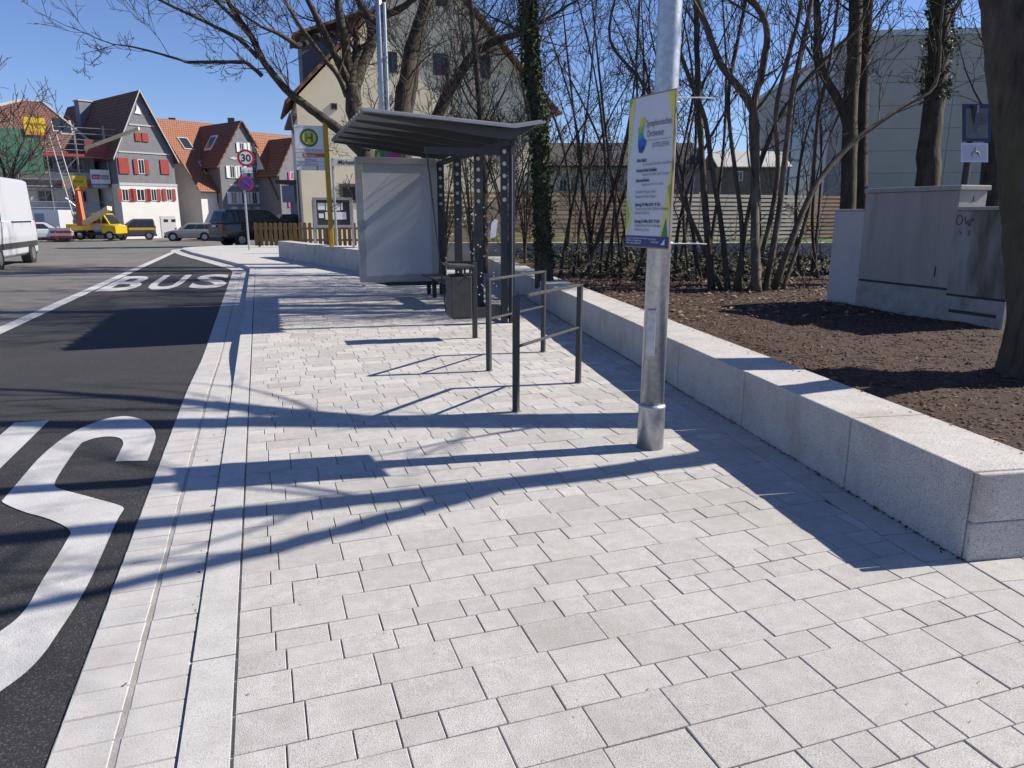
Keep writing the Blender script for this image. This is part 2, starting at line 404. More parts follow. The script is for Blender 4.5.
while t < 19:                                            # cut border course along the wall
    l = .30; pieces.append(([tuple(wp(t+g_, -.206)), tuple(wp(t+g_, -.004)), tuple(wp(t+l-g_, -.004)), tuple(wp(t+l-g_, -.206))], False)); t += l
for jr in range(8):
    for jc in range(9):
        t0 = -.04-(jr+1)*.2; n0 = .004+jc*.3-(jr % 2)*.15
        pieces.append(([tuple(wp(t0+g_, max(.004,n0+g_))), tuple(wp(t0+g_, n0+.3-g_)), tuple(wp(t0+.2-g_, n0+.3-g_)), tuple(wp(t0+.2-g_, max(.004,n0+g_)))], False))
def inview(c):
    q = Vector((c[0], c[1], 0)) - CAM; Z = q.dot(fw)
    if Z < .3: return None
    X = 512+F*q.dot(rt)/Z; Y = 384-F*q.dot(upv)/Z
    return Z if -40 < X < 1064 and -40 < Y < 808 else None
scored = []
for P, f in pieces:
    c = (sum(p[0] for p in P)/len(P), sum(p[1] for p in P)/len(P)); z = inview(c)
    scored.append((z**3/area(P) if z else 1e9, P, f, c))
scored.sort(key=lambda a: a[0])
shared = {}
rest = MB()
for i, (z, P, f, c) in enumerate(scored):
    dz = rng.uniform(-.0016, .0016); tl = (rng.uniform(-.008,.008), rng.uniform(-.008,.008))
    if i < 300 and z < 1e9:
        mb = MB()
        if f:
            key = (round(P[1][0]-P[0][0], 3), round(P[2][1]-P[1][1], 3))
            if key not in shared:
                hx, hy = key[0]/2, key[1]/2
                chamfered(mb, [(-hx,-hy),(hx,-hy),(hx,hy),(-hx,hy)], -.06, 0, .0026)
                me = bpy.data.meshes.new('paver'); me.from_pydata(mb.v, [], mb.f); me.materials.append(M_paver); shared[key] = me
            o = bpy.data.objects.new('paver', shared[key]); col.objects.link(o); o.parent = pav
            o.location = (c[0], c[1], dz); o.rotation_euler = (tl[1], -tl[0], 0)
        else:
            chamfered(mb, P, -.06, 0, .0026, dz, tl); mb.build('paver', M_paver, pav)
    else: chamfered(rest, P, -.06, 0, .0026, dz, tl)
tag(rest.build('paver', M_paver, pav, recalc=False), kind='stuff')
# per-object tone for the single pavers (they share meshes)
t = M_paver.node_tree; oi = t.nodes.new('ShaderNodeObjectInfo'); b = t.nodes['Principled BSDF']
src = b.inputs['Base Color'].links[0].from_socket
mr = t.nodes.new('ShaderNodeMapRange'); mr.inputs[3].default_value = .93; mr.inputs[4].default_value = 1.07; t.links.new(oi.outputs['Random'], mr.inputs[0])
vm = t.nodes.new('ShaderNodeVectorMath'); vm.operation = 'SCALE'; t.links.new(src, vm.inputs[0]); t.links.new(mr.outputs[0], vm.inputs['Scale']); t.links.new(vm.outputs[0], b.inputs['Base Color'])
# paved square beyond, where single stones are too small to pick apart
mfar = mat('far paving', (.47,.465,.455), .85, c2=(.42,.415,.40), scale=2, speck=(.33,.33,.32), sscale=8, samt=.4)
P = [(-.2,21.0)] + [tuple(kat(s_)) for s_ in [21+.5*k for k in range(46)] if s_ < KL-3]
P = [p for p in P if p[1] >= 20.99] + [(10,45),(10,21.0)]
mb = MB(); mb.poly([(p[0]+.004, p[1], 0) for p in P]); tag(mb.build('paved_square', mfar), kind='structure')

# ================================================================== granite bench wall
HW = .45
def wallblock(parent, t0, t1, n0=0, n1=.5, z0=-.05, z1=HW, name='granite_block', bev=.009, fr=wp):
    P = [fr(t0, n0), fr(t1, n0), fr(t1, n1), fr(t0, n1)]
    return MB().prism([(p.x, p.y, z0) for p in P], (0,0,z1-z0)).build(name, M_wall, parent, bevel=bev)
bw = thing('bench_wall', 'long low granite block seat wall running along the planting bed on the right', 'wall', (WC.x, WC.y, 0))
t = .0
for i, l in enumerate([.95,1.35]+[1.33]*12):
    wallblock(bw, t+.004, t+l-.004, z1=HW+rng.uniform(-.002,.002)); t += l
e1 = wallblock(bw, -.035, -.001, .006, .498, -.05, .195, 'end_slab'); e2 = wallblock(bw, -.035, -.001, .006, .498, .1975, HW-.003, 'end_slab')
# second low wall beyond the shelter
FA, FB = gp(279,257), gp(358,271)
fd = Vector((FB.x-FA.x, FB.y-FA.y)); fl = fd.length; fd.normalize(); fn = Vector((-fd.y, fd.x))
if fn.x < 0: fn = -fn
fw2 = lambda t, n: Vector((FA.x, FA.y)) + fd*t + fn*n
lw = thing('low_granite_wall', 'short low granite wall behind the yellow bus stop post', 'wall', (FA.x, FA.y, 0))
t = 0
for i in range(7): wallblock(lw, t+.005, t+1.9-.005, 0, .5, -.05, .62, fr=fw2); t += 1.9

# ================================================================== planting bed
def soilz(t, n): return .355 + .04*noise.noise(Vector((t*.7, n*.7, 0))) + .022*noise.noise(Vector((t*3, n*3, 5))) + .012*noise.noise(Vector((t*9, n*9, 9))) - .03*max(0, 1-(n-.5)*2.5)
mb = MB(); ts = [.02+.09*i for i in range(150)] + [13.6+.5*i for i in range(32)]; ns = [.495+.09*i for i in range(80)] + [7.7+.5*i for i in range(30)]
for t in ts:
    for n in ns:
        p = wp(t, n); mb.v.append((p.x, p.y, soilz(t, n)))
W_ = len(ns); mb.f = [(j*W_+i, j*W_+i+1, (j+1)*W_+i+1, (j+1)*W_+i) for j in range(len(ts)-1) for i in range(W_-1)]; mb.mi = [0]*len(mb.f)
tag(mb.build('planting_bed', M_soil, recalc=False, smooth=True), kind='structure')
def soil_at(x, y):
    q = Vector((x, y))-WC; return soilz(q.dot(WD), q.dot(WN))
mb = MB(); rng = random.Random(5)
for i in range(14000):
    t = rng.uniform(.1, 11) ; n = .52 + (rng.random()**1.5)*5.5; p = wp(t, n); z = soilz(t, n)+.006
    a = rng.uniform(0, 6.3); l = rng.uniform(.008,.03); wd = rng.uniform(.004,.011)
    u = Vector((math.cos(a), math.sin(a), rng.uniform(-.5,.5)))*l; v = Vector((-math.sin(a), math.cos(a), rng.uniform(-.4,.4)))*wd; c = Vector((p.x, p.y, z)); h = Vector((0,0,.004))
    mb.add([c-u-v*.4, c-v, c+u-v*.3, c+u*.8+v, c-u*.7+v, c+h], [(0,1,5),(1,2,5),(2,3,5),(3,4,5),(4,0,5)])
for i in range(500):
    t = rng.uniform(.1, 11); n = .55+rng.random()*5.5; p = wp(t, n); z = soilz(t, n)+.008; a = rng.uniform(0,6.3); l = rng.uniform(.03,.16)
    d_ = Vector((math.cos(a)*l, math.sin(a)*l, rng.uniform(-.01,.02))); c = Vector((p.x,p.y,z)); mb.tube([c-d_, c+Vector((rng.uniform(-.01,.01),rng.uniform(-.01,.01),.008)), c+d_], [.003,.0035,.002], 4, False)
for i in range(700):
    t = rng.uniform(.1, 11); n = .55+rng.random()**1.3*5.5; p = wp(t, n); z = soilz(t, n)-.004; r_ = rng.uniform(.012,.034); c = Vector((p.x,p.y,z))
    q = [c+Vector((math.cos(k*1.257+i)*r_*rng.uniform(.7,1.2), math.sin(k*1.257+i)*r_*rng.uniform(.7,1.2), rng.uniform(-.003,.004))) for k in range(5)]
    mb.add(q+[c+Vector((rng.uniform(-.3,.3)*r_, rng.uniform(-.3,.3)*r_, r_*.75))], [(k, (k+1) % 5, 5) for k in range(5)])
for i in range(90):
    p = wp(rng.uniform(.1,9), .5-abs(rng.gauss(0,.07))); a = rng.uniform(0,6.3); l = rng.uniform(.006,.016); u = Vector((math.cos(a),math.sin(a),0))*l; v = Vector((-math.sin(a),math.cos(a),0))*l*.45; c = Vector((p.x,p.y,HW+.004)); mb.add([c-u, c-v, c+u, c+v, c+Vector((0,0,.004))], [(0,1,4),(1,2,4),(2,3,4),(3,0,4)])
tag(mb.build('mulch_chips', M_chip, recalc=False), 'brown bark mulch chips scattered over the planting bed', 'mulch', kind='stuff')
def leaf(mb, c, s, rng, up=.35):
    a = rng.uniform(0, 6.28); u = Vector((math.cos(a), math.sin(a), rng.uniform(-up,up)))*s; v = Vector((-math.sin(a), math.cos(a), rng.uniform(-up,up)))*s*.62
    h = Vector((0,0,s*.18)); c = Vector(c)
    mb.add([c-u, c-v+h, c+u*1.1, c+v+h], [(0,1,2),(0,2,3)])
# ================================================================== galvanised light pole and concert poster
PB = gp(650, 447); PB.z = 0
lp = thing('light_pole', 'tall galvanised steel light pole carrying the concert poster', 'pole', PB)
part('base_sleeve', M_galv, lp, lambda m: m.tube([PB+Vector((0,0,z)) for z in (-.03,.29,.30,.315,.33)], [.096,.094,.097,.097,.085], 24), smooth=False).data.polygons.foreach_set('use_smooth',[False]*0 or [True]*(24*4)+[False]*2)
part('pole_shaft', M_galv, lp, lambda m: m.tube([PB+Vector((0,0,z)) for z in (.30,2,4,6.5,8.5)], [.083,.079,.074,.068,.06], 24), smooth=True)
part('access_door', M_galv, lp, lambda m: m.obox(PB+Vector((-.062,-.052,.85)), Vector((-.6,.78,0))*.032, Vector((.78,.6,0))*.006, (0,0,.16)), bevel=.003)
pn = Vector((-.99,-.14,0)).normalized()                                        # the poster faces the road
PP = PB + pn*.098
cs = [onpl(x, y, PP, pn) for x, y in ((631.2,100.6),(675.3,89),(669,249.8),(624.7,244))]
px_ = Vector((.14,-.99,0)).normalized()
lft = (cs[0].dot(px_)+cs[3].dot(px_))/2; rgt = (cs[1].dot(px_)+cs[2].dot(px_))/2
zb = (cs[2].z+cs[3].z)/2; zt = (cs[0].z+cs[1].z)/2
base0 = PP - px_*PP.dot(px_)
PW, PH = rgt-lft, zt-zb
def pp(u, v, d=0): return base0 + px_*(lft+u*PW) + Vector((0,0,zb+v*PH-PP.z+ (PP.z))) + pn*d
po = thing('poster_board', 'framed concert poster with coloured logo strapped to the light pole', 'poster', pp(.5,0))
M_wood = mat('poster hardboard edge', (.32,.22,.12), .8)
def plate(m, u0, u1, v0, v1, d0, d1): m.prism([pp(u0,v0,d0),pp(u1,v0,d0),pp(u1,v1,d0),pp(u0,v1,d0)], pn*(d1-d0))
part('hardboard', M_wood, po, lambda m: plate(m,-.012,1.012,-.009,1.009,-.012,0))
M_paper = mat('poster paper', (.60,.61,.645), .6, c2=(.56,.57,.61), scale=2)
part('paper_sheet', M_paper, po, lambda m: plate(m,0,1,0,1,.0005,.0015))
def poly(name, col_, pts, d=.003):
    m_ = mat('poster '+name+str(len(MATS)), col_, .6); return part(name, m_, po, lambda m: m.poly([pp(u,v,d) for u,v in pts]))
poly('colour_panel', (.62,.60,.22), [(0,.18),(.0,.93),(.10,1),(.12,1),(.11,.98),(.10,.60),(.22,.35)] and [(0,.50),(0,1),(.14,1)])
poly('colour_panel', (.55,.58,.30), [(.0,.075),(.0,.40),(.16,.23),(.07,.075)])
poly('colour_panel', (.34,.47,.05), [(0,.10),(0,.33),(.09,.21)], .005)
poly('colour_panel', (.30,.42,.05), [(0,.93),(0,1),(.09,1)], .005)
poly('colour_panel', (.68,.62,.12), [(1,.62),(1,1),(.86,1),(.97,.80)], .003)
poly('colour_panel', (.66,.60,.14), [(1,.34),(1,.60),(.80,.08),(.93,.075)], .003)
poly('colour_panel', (.30,.42,.05), [(1,.28),(1,.42),(.93,.40)], .005)
poly('colour_panel', (.03,.22,.05), [(.84,.075),(.97,.075),(.93,.20)], .005)
poly('bottom_strip', (.035,.045,.17), [(0,0),(1,0),(1,.074),(0,.074)], .004)
for cc, pts in (((.62,.55,.05),[(.26,.86),(.38,.865),(.36,.82),(.27,.81)]),((.28,.45,.05),[(.22,.80),(.27,.81),(.36,.82),(.33,.77),(.24,.76)]),((.05,.30,.28),[(.24,.76),(.33,.77),(.35,.735),(.23,.72)]),((.02,.10,.42),[(.23,.72),(.35,.735),(.42,.71),(.41,.68),(.24,.67)]),((.015,.04,.22),[(.24,.67),(.41,.68),(.34,.635),(.27,.637)])):
    poly('logo_facet', cc, pts, .006)
zup = Vector((0,0,1)); xd = px_
M_txt = mat('poster text', (.06,.06,.08), .6); M_txt2 = mat('poster text grey', (.16,.16,.19), .6); M_txtw = mat('poster text white', (.7,.7,.74), .6)
def ptext(s, u, v, size, m=M_txt, off=.0): text(s, size, m, po, pp(u,v,.007), xd, zup, offset=off, sx=.74)
ptext('Symphonisches', .41, .80, .058); ptext('Orchester', .43, .735, .058)
part('rule_line', M_txt2, po, lambda m: m.poly([pp(.42,.709,.007),pp(.97,.709,.007),pp(.97,.7115,.007),pp(.42,.7115,.007)]))
ptext('OSTFILDERN', .55, .662, .042, M_txt2)
for v, s, u, mm, o in ((.575,'Alfred Bachl',.22,M_txt,.0012),(.548,'Das Fest der Schönheit, Uraufführung',.36,M_txt2,0),(.508,'François-Adrien Boieldieu',.22,M_txt,.0012),(.48,'Konzert für Harfe und Orchester',.36,M_txt2,0),(.442,'Johannes Brahms',.22,M_txt,.0012),(.414,'Symphonie Nr. 4 in e-moll',.36,M_txt2,0),(.365,'Friederike Wagner, Harfe',.22,M_txt2,0),(.333,'Alexander Burda, Dirigent',.22,M_txt2,0),
     (.278,'Samstag, 23. März 2019, 19 Uhr',.22,M_txt,.0012),(.25,'Theater an der Halle Ostfildern-Nellingen',.22,M_txt2,0),(.222,'Esslinger Straße 26',.22,M_txt2,0),(.165,'Sonntag, 24. März 2019, 19 Uhr',.22,M_txt,.0012),(.137,'Guckelesheimer Kirche Esslingen',.22,M_txt2,0),(.109,'Hindenburgstraße 6',.22,M_txt2,0)):
    ptext(s, u, v, .0285, mm, o)
for v, s, u in ((.052,'Karten zu 15 und 10 Euro im Vorverkauf',.04),(.035,'Bürgerhaus und Buchhandlung',.04),(.018,'www.orchester-ostfildern.de',.04),(.048,'Stadt Ostfildern',.55),(.03,'Kreissparkasse',.62)):
    ptext(s, u, v, .019, M_txtw)
poly('print_mark', (.6,.6,.64), [(.84,.018),(.93,.018),(.93,.06)], .007)
for vz in (.955, .03):                                                       # straps with long loose ends
    q = pp(.5, vz, -.02); rr = .09
    part('cable_tie', mat('cable tie white', (.75,.75,.74), .5), po, lambda m: (m.tube([Vector((PB.x+math.cos(a)*rr, PB.y+math.sin(a)*rr, q.z)) for a in [k*math.pi/10 for k in range(21)]], .004, 6, False), m.tube([pp(.985,vz,-.014), pp(.985,vz,-.014)+Vector((.17,-.05,-.0)), pp(.985,vz,-.014)+Vector((.24,-.06,-.004))], .0035, 6)))
# ================================================================== hand rails
def rail(a, b, label):
    A, B = gp(*a), gp(*b); A.z = B.z = 0; d = (B-A).normalized(); n = Vector((-d.y, d.x, 0)); H_ = .99
    t = thing('hand_rail', label, 'railing', (A+B)/2, 'anthracite guard rails on the pavement')
    for p in (A, B):
        part('post', M_dark, t, lambda m: m.obox(p+Vector((0,0,H_/2-.02)), d*.024, n*.024, (0,0,H_/2+.02)), bevel=.004)
        part('base_plate', M_galv, t, lambda m: m.obox(p+Vector((0,0,.003)), d*.04, n*.04, (0,0,.004)))
    part('top_bar', M_dark2, t, lambda m: m.obox((A+B)/2+Vector((0,0,H_+.004-.014)), d*((B-A).length/2-.026), n*.022, (0,0,.012)), bevel=.003)
    part('middle_bar', M_dark2, t, lambda m: m.obox((A+B)/2+Vector((0,0,.565)), d*((B-A).length/2-.026), n*.015, (0,0,.010)), bevel=.003)
rail((516,412), (578,383), 'dark guard rail nearest the light pole on the paved footway')
rail((489,371), (543,352), 'dark guard rail between the litter bin and the other guard rail')
# ================================================================== litter bin
B0 = gp(475,338); B0.z = 0
t = thing('litter_bin', 'anthracite litter bin hung on a square post beside the bus shelter', 'bin', B0)
part('post', M_dark, t, lambda m: m.box(B0.x-.03,B0.x+.03,B0.y-.03,B0.y+.03,-.02,1.02), bevel=.004)
x0, x1 = atY(448.5,300,B0.y).x, atY(469,300,B0.y).x; z0, z1 = atY(458,318,B0.y).z, atY(458,275.5,B0.y).z
def binbody(m):
    m.loft([[(x0+.02,B0.y-.15,z0),(x1-.01,B0.y-.15,z0),(x1-.01,B0.y+.15,z0),(x0+.02,B0.y+.15,z0)],[(x0,B0.y-.16,z0+.04),(x1,B0.y-.16,z0+.04),(x1,B0.y+.16,z0+.04),(x0,B0.y+.16,z0+.04)],[(x0,B0.y-.16,z1),(x1,B0.y-.16,z1),(x1,B0.y+.16,z1),(x0,B0.y+.16,z1)]])
part('bin_body', mat('bin steel', (.035,.035,.037), .6, .1, c2=(.055,.053,.05), scale=7, stain=(.12,.115,.11), stscale=9, stlo=.6, sthi=.8), t, binbody, bevel=.012)
part('inner_liner', M_black, t, lambda m: m.box(x0+.03,x1-.03,B0.y-.13,B0.y+.13,z1,z1+.012))
zl = atY(458,264,B0.y).z
part('lid', M_dark2, t, lambda m: m.prism([(x0-.045,B0.y-.18,zl+.02),(x0-.03,B0.y-.18,zl-.02),(x0+.05,B0.y-.18,zl-.045),(x1+.04,B0.y-.18,zl-.045),(x1+.04,B0.y-.18,zl-.01),(x0+.06,B0.y-.18,zl+.0)],(0,.36,0)), bevel=.006)
for dy in (-.14,.14): part('lid_bracket', M_dark, t, lambda m: m.box(x1-.03,x1-.005,B0.y+dy-.015,B0.y+dy+.015,z1-.01,zl-.03))
for dy in (-.145,): part('lock', M_alu, t, lambda m: m.cyl((x1-.012,B0.y-.165,z1+.05),(x1-.012,B0.y-.185,z1+.05),.012))
# ================================================================== bus shelter
SY = [10.63, 12.12, 13.61, 15.1]; SX = [atY(p_, 250, y_).x for p_, y_ in zip((504.5,479,458.5,442), SY)]
sh = thing('bus_shelter', 'grey bus shelter with glass back wall, folded metal roof and blank poster panel', 'bus shelter', (3.0, 12.9, 0))
sx0 = 1.42; ry0, ry1 = 10.28, 14.85
def rz(x): return 3.0 - (x-sx0)/(3.55-sx0)*.13 if x < 3.55 else 2.87 + (x-3.55)/(4.02-3.55)*.075
def roofsheet(m):
    prof = []; y = ry0; k = 0
    while y < ry1: prof += [(y, 0), (y+.11, 0), (y+.15, .045), (y+.26, .045)]; y += .30
    prof = [p for p in prof if p[0] <= ry1]
    xs_ = [sx0, 2.1, 2.8, 3.55, 3.8, 4.02]
    top = [[(x, p[0], rz(x)+p[1]) for p in prof] for x in xs_]; n = len(prof)
    for i in range(len(xs_)-1):
        for j in range(n-1):
            a, b, c, d = top[i][j], top[i+1][j], top[i+1][j+1], top[i][j+1]
            m.add([a,b,c,d,(a[0],a[1],a[2]-.012),(b[0],b[1],b[2]-.012),(c[0],c[1],c[2]-.012),(d[0],d[1],d[2]-.012)], [(0,1,2,3),(7,6,5,4),(0,4,5,1),(3,2,6,7),(0,3,7,4),(1,5,6,2)])
M_rib = mat('roof rib metal', (.07,.075,.08), .55, .2)
part('roof_sheet', M_roofm, sh, roofsheet, recalc=False)
for k in range(6):
    y = ry0+.22+k*(ry1-ry0-.4)/5
    part('roof_rib', M_rib, sh, lambda m: m.prism([(sx0+.03,y-.03,rz(sx0)-.014),(3.5,y-.03,rz(3.5)-.014),(4.0,y-.03,rz(4.0)-.014),(4.0,y-.03,rz(4.0)-.03),(3.55,y-.03,rz(3.55)-.17),(3.0,y-.03,rz(3.0)-.15),(sx0+.03,y-.03,rz(sx0)-.035)],(0,.06,0)))
part('edge_trim', M_alu, sh, lambda m: (m.prism([(sx0,ry0-.012,rz(sx0)-.02),(3.55,ry0-.012,rz(3.55)-.03),(4.02,ry0-.012,rz(4.02)-.02),(4.02,ry0-.012,rz(4.02)+.012),(3.55,ry0-.012,rz(3.55)+.012),(sx0,ry0-.012,rz(sx0)+.012)],(0,.01,0))))
part('back_beam', M_dark, sh, lambda m: m.prism([(SX[0]-.05,10.5,2.62),(SX[0]+.05,10.5,2.62),(SX[0]+.05,10.5,2.70),(SX[0]-.05,10.5,2.70)], (SX[3]-SX[0], 4.7, 0)))
part('side_beam', M_dark, sh, lambda m: m.box(atY(425,150,SY[0]).x, SX[0]-.07, SY[0]-.04, SY[0]+.04, atY(460,154,SY[0]).z, atY(460,147.5,SY[0]).z), bevel=.004)
part('side_sill', M_dark, sh, lambda m: m.box(SX[0]-.62, SX[0]-.07, SY[0]-.03, SY[0]+.03, .10, .26), bevel=.004)
M_dot = mat('post hole tone', (.55,.55,.50), .5)  # pale discs stand for see-through holes; light behind painted into the colour
for i, (x, y) in enumerate(zip(SX, SY)):
    pst = part('post', M_dark, sh, lambda m: m.box(x-(.07 if i else .055), x+(.07 if i else .045), y-.03, y+.03, -.02, 2.66 if i else 2.80), bevel=.004)
    for k in range(5):
        z = 2.545-.172*k
        part('hole_disc', M_dot, pst, lambda m: m.cyl((x-.01,y-.0305,z),(x-.01,y-.034,z),.031,n=14))
part('corner_post', M_dark, sh, lambda m: m.box(SX[0]+.078, SX[0]+.15, SY[0]-.06, SY[0]+.05, -.02, 2.84), bevel=.006)
part('corner_post_strip', M_alu, sh, lambda m: m.box(SX[0]+.1, SX[0]+.112, SY[0]-.063, SY[0]-.06, .1, 2.5))
rng = random.Random(2)
for i in range(3):
    pane = part('glass_pane', M_clear, sh, lambda m: m.add([(SX[i]+.075+.0,SY[i]+.04,.15),(SX[i+1]+.075,SY[i+1]-.04,.15),(SX[i+1]+.075,SY[i+1]-.04,2.6),(SX[i]+.075,SY[i]+.04,2.6)],[(0,1,2,3)]))
    part('bottom_rail', M_dark, sh, lambda m: m.prism([(SX[i]+.05,SY[i]+.03,.06),(SX[i]+.1,SY[i]+.03,.06),(SX[i]+.1,SY[i]+.03,.14),(SX[i]+.05,SY[i]+.03,.14)],(SX[i+1]-SX[i],SY[i+1]-SY[i]-.06,0)))
gx0 = atY(443,200,SY[0]).x
pane = part('glass_pane', M_clear, sh, lambda m: m.add([(gx0,SY[0],.26),(SX[0]-.07,SY[0],.26),(SX[0]-.07,SY[0],2.5),(gx0,SY[0],2.5)],[(0,1,2,3)]))
for k in range(46):
    x = rng.uniform(gx0+.03, SX[0]-.1); z = rng.uniform(.35, 1.75)
    part('glass_dot', mat('white glass dot', (.7,.7,.68), .5), pane, lambda m: m.cyl((x,SY[0]-.002,z),(x,SY[0]-.005,z),.011,n=8))
part('paper_notice', mat('paper notice', (.62,.64,.72), .7), sh, lambda m: m.prism([atY(490,238,10.58),atY(495.5,237,10.58),atY(498,220,10.58),atY(494.5,219,10.58),atY(491.5,223,10.58)],(0,-.003,0)))
part('tie_rod', M_dark, sh, lambda m: m.cyl((atY(427,152,SY[0]).x,SY[0]+.06,2.6), gp(446,312), .012, n=6))
# poster cabinet forming the far end wall
VY = 15.1
vx0, vx1 = atY(357.5,220,VY).x, atY(437,220,VY).x; vz0, vz1 = atY(400,281,VY).z, atY(400,158,VY).z; fr_ = .13
pc = part('poster_cabinet', M_alu, sh, lambda m: (m.box(vx0,vx1,VY-.09,VY+.09,vz0,vz0+fr_), m.box(vx0,vx1,VY-.09,VY+.09,vz1-fr_,vz1), m.box(vx0,vx0+fr_,VY-.09,VY+.09,vz0+fr_,vz1-fr_), m.box(vx1-fr_,vx1,VY-.09,VY+.09,vz0+fr_,vz1-fr_)), bevel=.008)
part('blank_panel', M_blank, pc, lambda m: m.box(vx0+fr_,vx1-fr_,VY-.06,VY+.06,vz0+fr_,vz1-fr_))
part('cabinet_base', M_dark, pc, lambda m: m.prism([(atY(375,280,VY).x,VY-.05,vz0-.02),(vx1,VY-.05,vz0-.02),(vx1,VY-.05,vz0-.1),(atY(388,280,VY).x,VY-.05,vz0-.09)],(0,.1,0)))
for x in (atY(429,290,VY).x,): part('cabinet_foot', M_dark, pc, lambda m: m.box(x-.04,x+.04,VY-.03,VY+.03,-.02,vz0-.05))
bn = thing('shelter_bench', 'narrow dark bench seat inside the bus shelter', 'bench', (3.2, 13.6, 0))
part('seat', M_dark2, bn, lambda m: m.box(SX[1]-.48,SX[1]-.1,12.5,14.7,.43,.46), bevel=.006)
for y in (12.8,14.4): part('leg', M_dark, bn, lambda m: m.box(SX[1]-.32,SX[1]-.24,y-.03,y+.03,-.02,.43))
# ================================================================== bus stop sign
Y0 = gp(333,266).y; X0 = gp(333,266).x
bs = thing('bus_stop_sign', 'yellow post with a white bus stop flag bearing a green H', 'sign', (X0,Y0,0))
part('post', M_yel, bs, lambda m: m.box(X0-.075,X0+.075,Y0-.06,Y0+.06,-.03,atY(328,121.5,Y0).z), bevel=.02)
def sgn(x, y, d=0): p = atY(x, y, Y0-.02); return (p.x, Y0-.02-d, p.z)
bl, br_, tr_, tl_ = sgn(296,170), sgn(325.5,170), sgn(324,125), sgn(294.3,125)
xL, xR = (bl[0]+tl_[0])/2, X0-.075; zB, zT = bl[2], tl_[2]
part('flag_board', M_sign, bs, lambda m: m.box(xL,xR,Y0-.02,Y0+.02,zB,zT), bevel=.01)
cx_, cz_ = xL+(xR-xL)*.5, zT-.27*(zT-zB); rd = .205*(zT-zB)
def disc(nm, m_, parent, cx, cz, r, y, th=.004, n=36): return part(nm, m_, parent, lambda m: m.cyl((cx,y,cz),(cx,y-th,cz),r,n=n))
disc('green_disc', M_green, bs, cx_, cz_, rd, Y0-.0205); disc('yellow_disc', M_signy, bs, cx_, cz_, rd*.76, Y0-.0255)
hh = rd*.98
part('letter_h', M_green, bs, lambda m: (m.box(cx_-hh*.42,cx_-hh*.20,Y0-.034,Y0-.030,cz_-hh/2,cz_+hh/2), m.box(cx_+hh*.20,cx_+hh*.42,Y0-.034,Y0-.030,cz_-hh/2,cz_+hh/2), m.box(cx_-hh*.2,cx_+hh*.2,Y0-.034,Y0-.030,cz_-hh*.11,cz_+hh*.11)))
hS = zT-zB; wS = xR-xL
def strip(nm, m_, u0, u1, v0, v1, y=.0235): part(nm, m_, bs, lambda m: m.box(xL+u0*wS,xL+u1*wS,Y0-y,Y0-.0202,zB+v0*hS,zB+v1*hS))
strip('line_strip', M_orange, .25, 1.0, .30, .385); strip('rule_line', M_grey, .02, .98, .47, .478); strip('rule_line', M_grey, .02, .98, .40, .405); strip('rule_line', M_grey, .02, .98, .285, .29); strip('rule_line', M_grey, .02,.98,.19,.20); strip('rule_line', M_grey, .02,.98,.095,.105)
text('Ruit Kirche', .125, M_grey, bs, (xL+.28*wS, Y0-.03, zB+.415*hS), (1,0,0), (0,0,1))
text('131', .12, M_grey, bs, (xL+.05*wS, Y0-.03, zB+.31*hS), (1,0,0), (0,0,1))
text('Esslingen', .1, M_sign, bs, (xL+.3*wS, Y0-.03, zB+.315*hS), (1,0,0), (0,0,1))
for k, s_ in enumerate(('120  Nellingen', '122  Plieningen')): text(s_, .1, M_grey, bs, (xL+.05*wS, Y0-.03, zB+(.215-.095*k)*hS), (1,0,0), (0,0,1))
text('S', .13, M_red, bs, (xL+.70*wS, Y0-.03, zB+.02*hS), (1,0,0), (0,0,1), offset=.004)
q = gp(338,265); q.z = 0
ss = thing('street_name_sign', 'grey post with a small street name plate next to the yellow bus stop post', 'sign', q)
zs0, zs1 = atY(333,166,q.y).z, atY(333,158.5,q.y).z
part('post', M_galv, ss, lambda m: m.cyl(q-Vector((0,0,.03)), (q.x,q.y,zs1), .042, n=12), smooth=False)
xs1 = atY(359,160,q.y).x
part('name_plate', M_sign, ss, lambda m: m.box(q.x-.02,xs1,q.y-.055,q.y-.04,zs0,zs1), bevel=.005)
text('Märkestr.', .19, M_black, ss, (q.x+.18, q.y-.06, zs0+.06), (1,0,0), (0,0,1), sx=.82, offset=.004)
# ================================================================== notice board, picket fence
NY = 33.0
nb = thing('notice_board', 'glazed grey notice board on two posts in front of the picket fence', 'notice board', (atY(333,230,NY).x, NY, 0))
def nbx(x): return atY(x, 212, NY).x
def nbz(y): return atY(333, y, NY).z
part('frame', M_alu, nb, lambda m: (m.box(nbx(313),nbx(353),NY-.08,NY+.08,nbz(200),nbz(197.5)), m.box(nbx(313),nbx(353),NY-.08,NY+.08,nbz(227.5),nbz(225)), m.box(nbx(313),nbx(316.5),NY-.08,NY+.08,nbz(225),nbz(200)), m.box(nbx(349.5),nbx(353),NY-.08,NY+.08,nbz(225),nbz(200))), bevel=.01)
part('back_panel', M_plast, nb, lambda m: m.box(nbx(316.5),nbx(349.5),NY-.03,NY+.03,nbz(225),nbz(200)))
for a in ((318,325,203,210),(326,340,203,210.5),(341,343,203,210),(318.5,323.5,213.5,218),(325,346,212,219.5)):
    part('pinned_sheet', M_sign, nb, lambda m: m.box(nbx(a[0]),nbx(a[1]),NY-.036,NY-.031,nbz(a[3]),nbz(a[2])))
for x in (313.5,352): part('post', M_alu, nb, lambda m: m.box(nbx(x)-.05,nbx(x)+.05,NY-.04,NY+.04,-.03,nbz(200)))
M_picket = mat('weathered picket', (.21,.13,.05), .85, c2=(.13,.08,.035), scale=2, isl=.25, stretch=(1,1,.2))
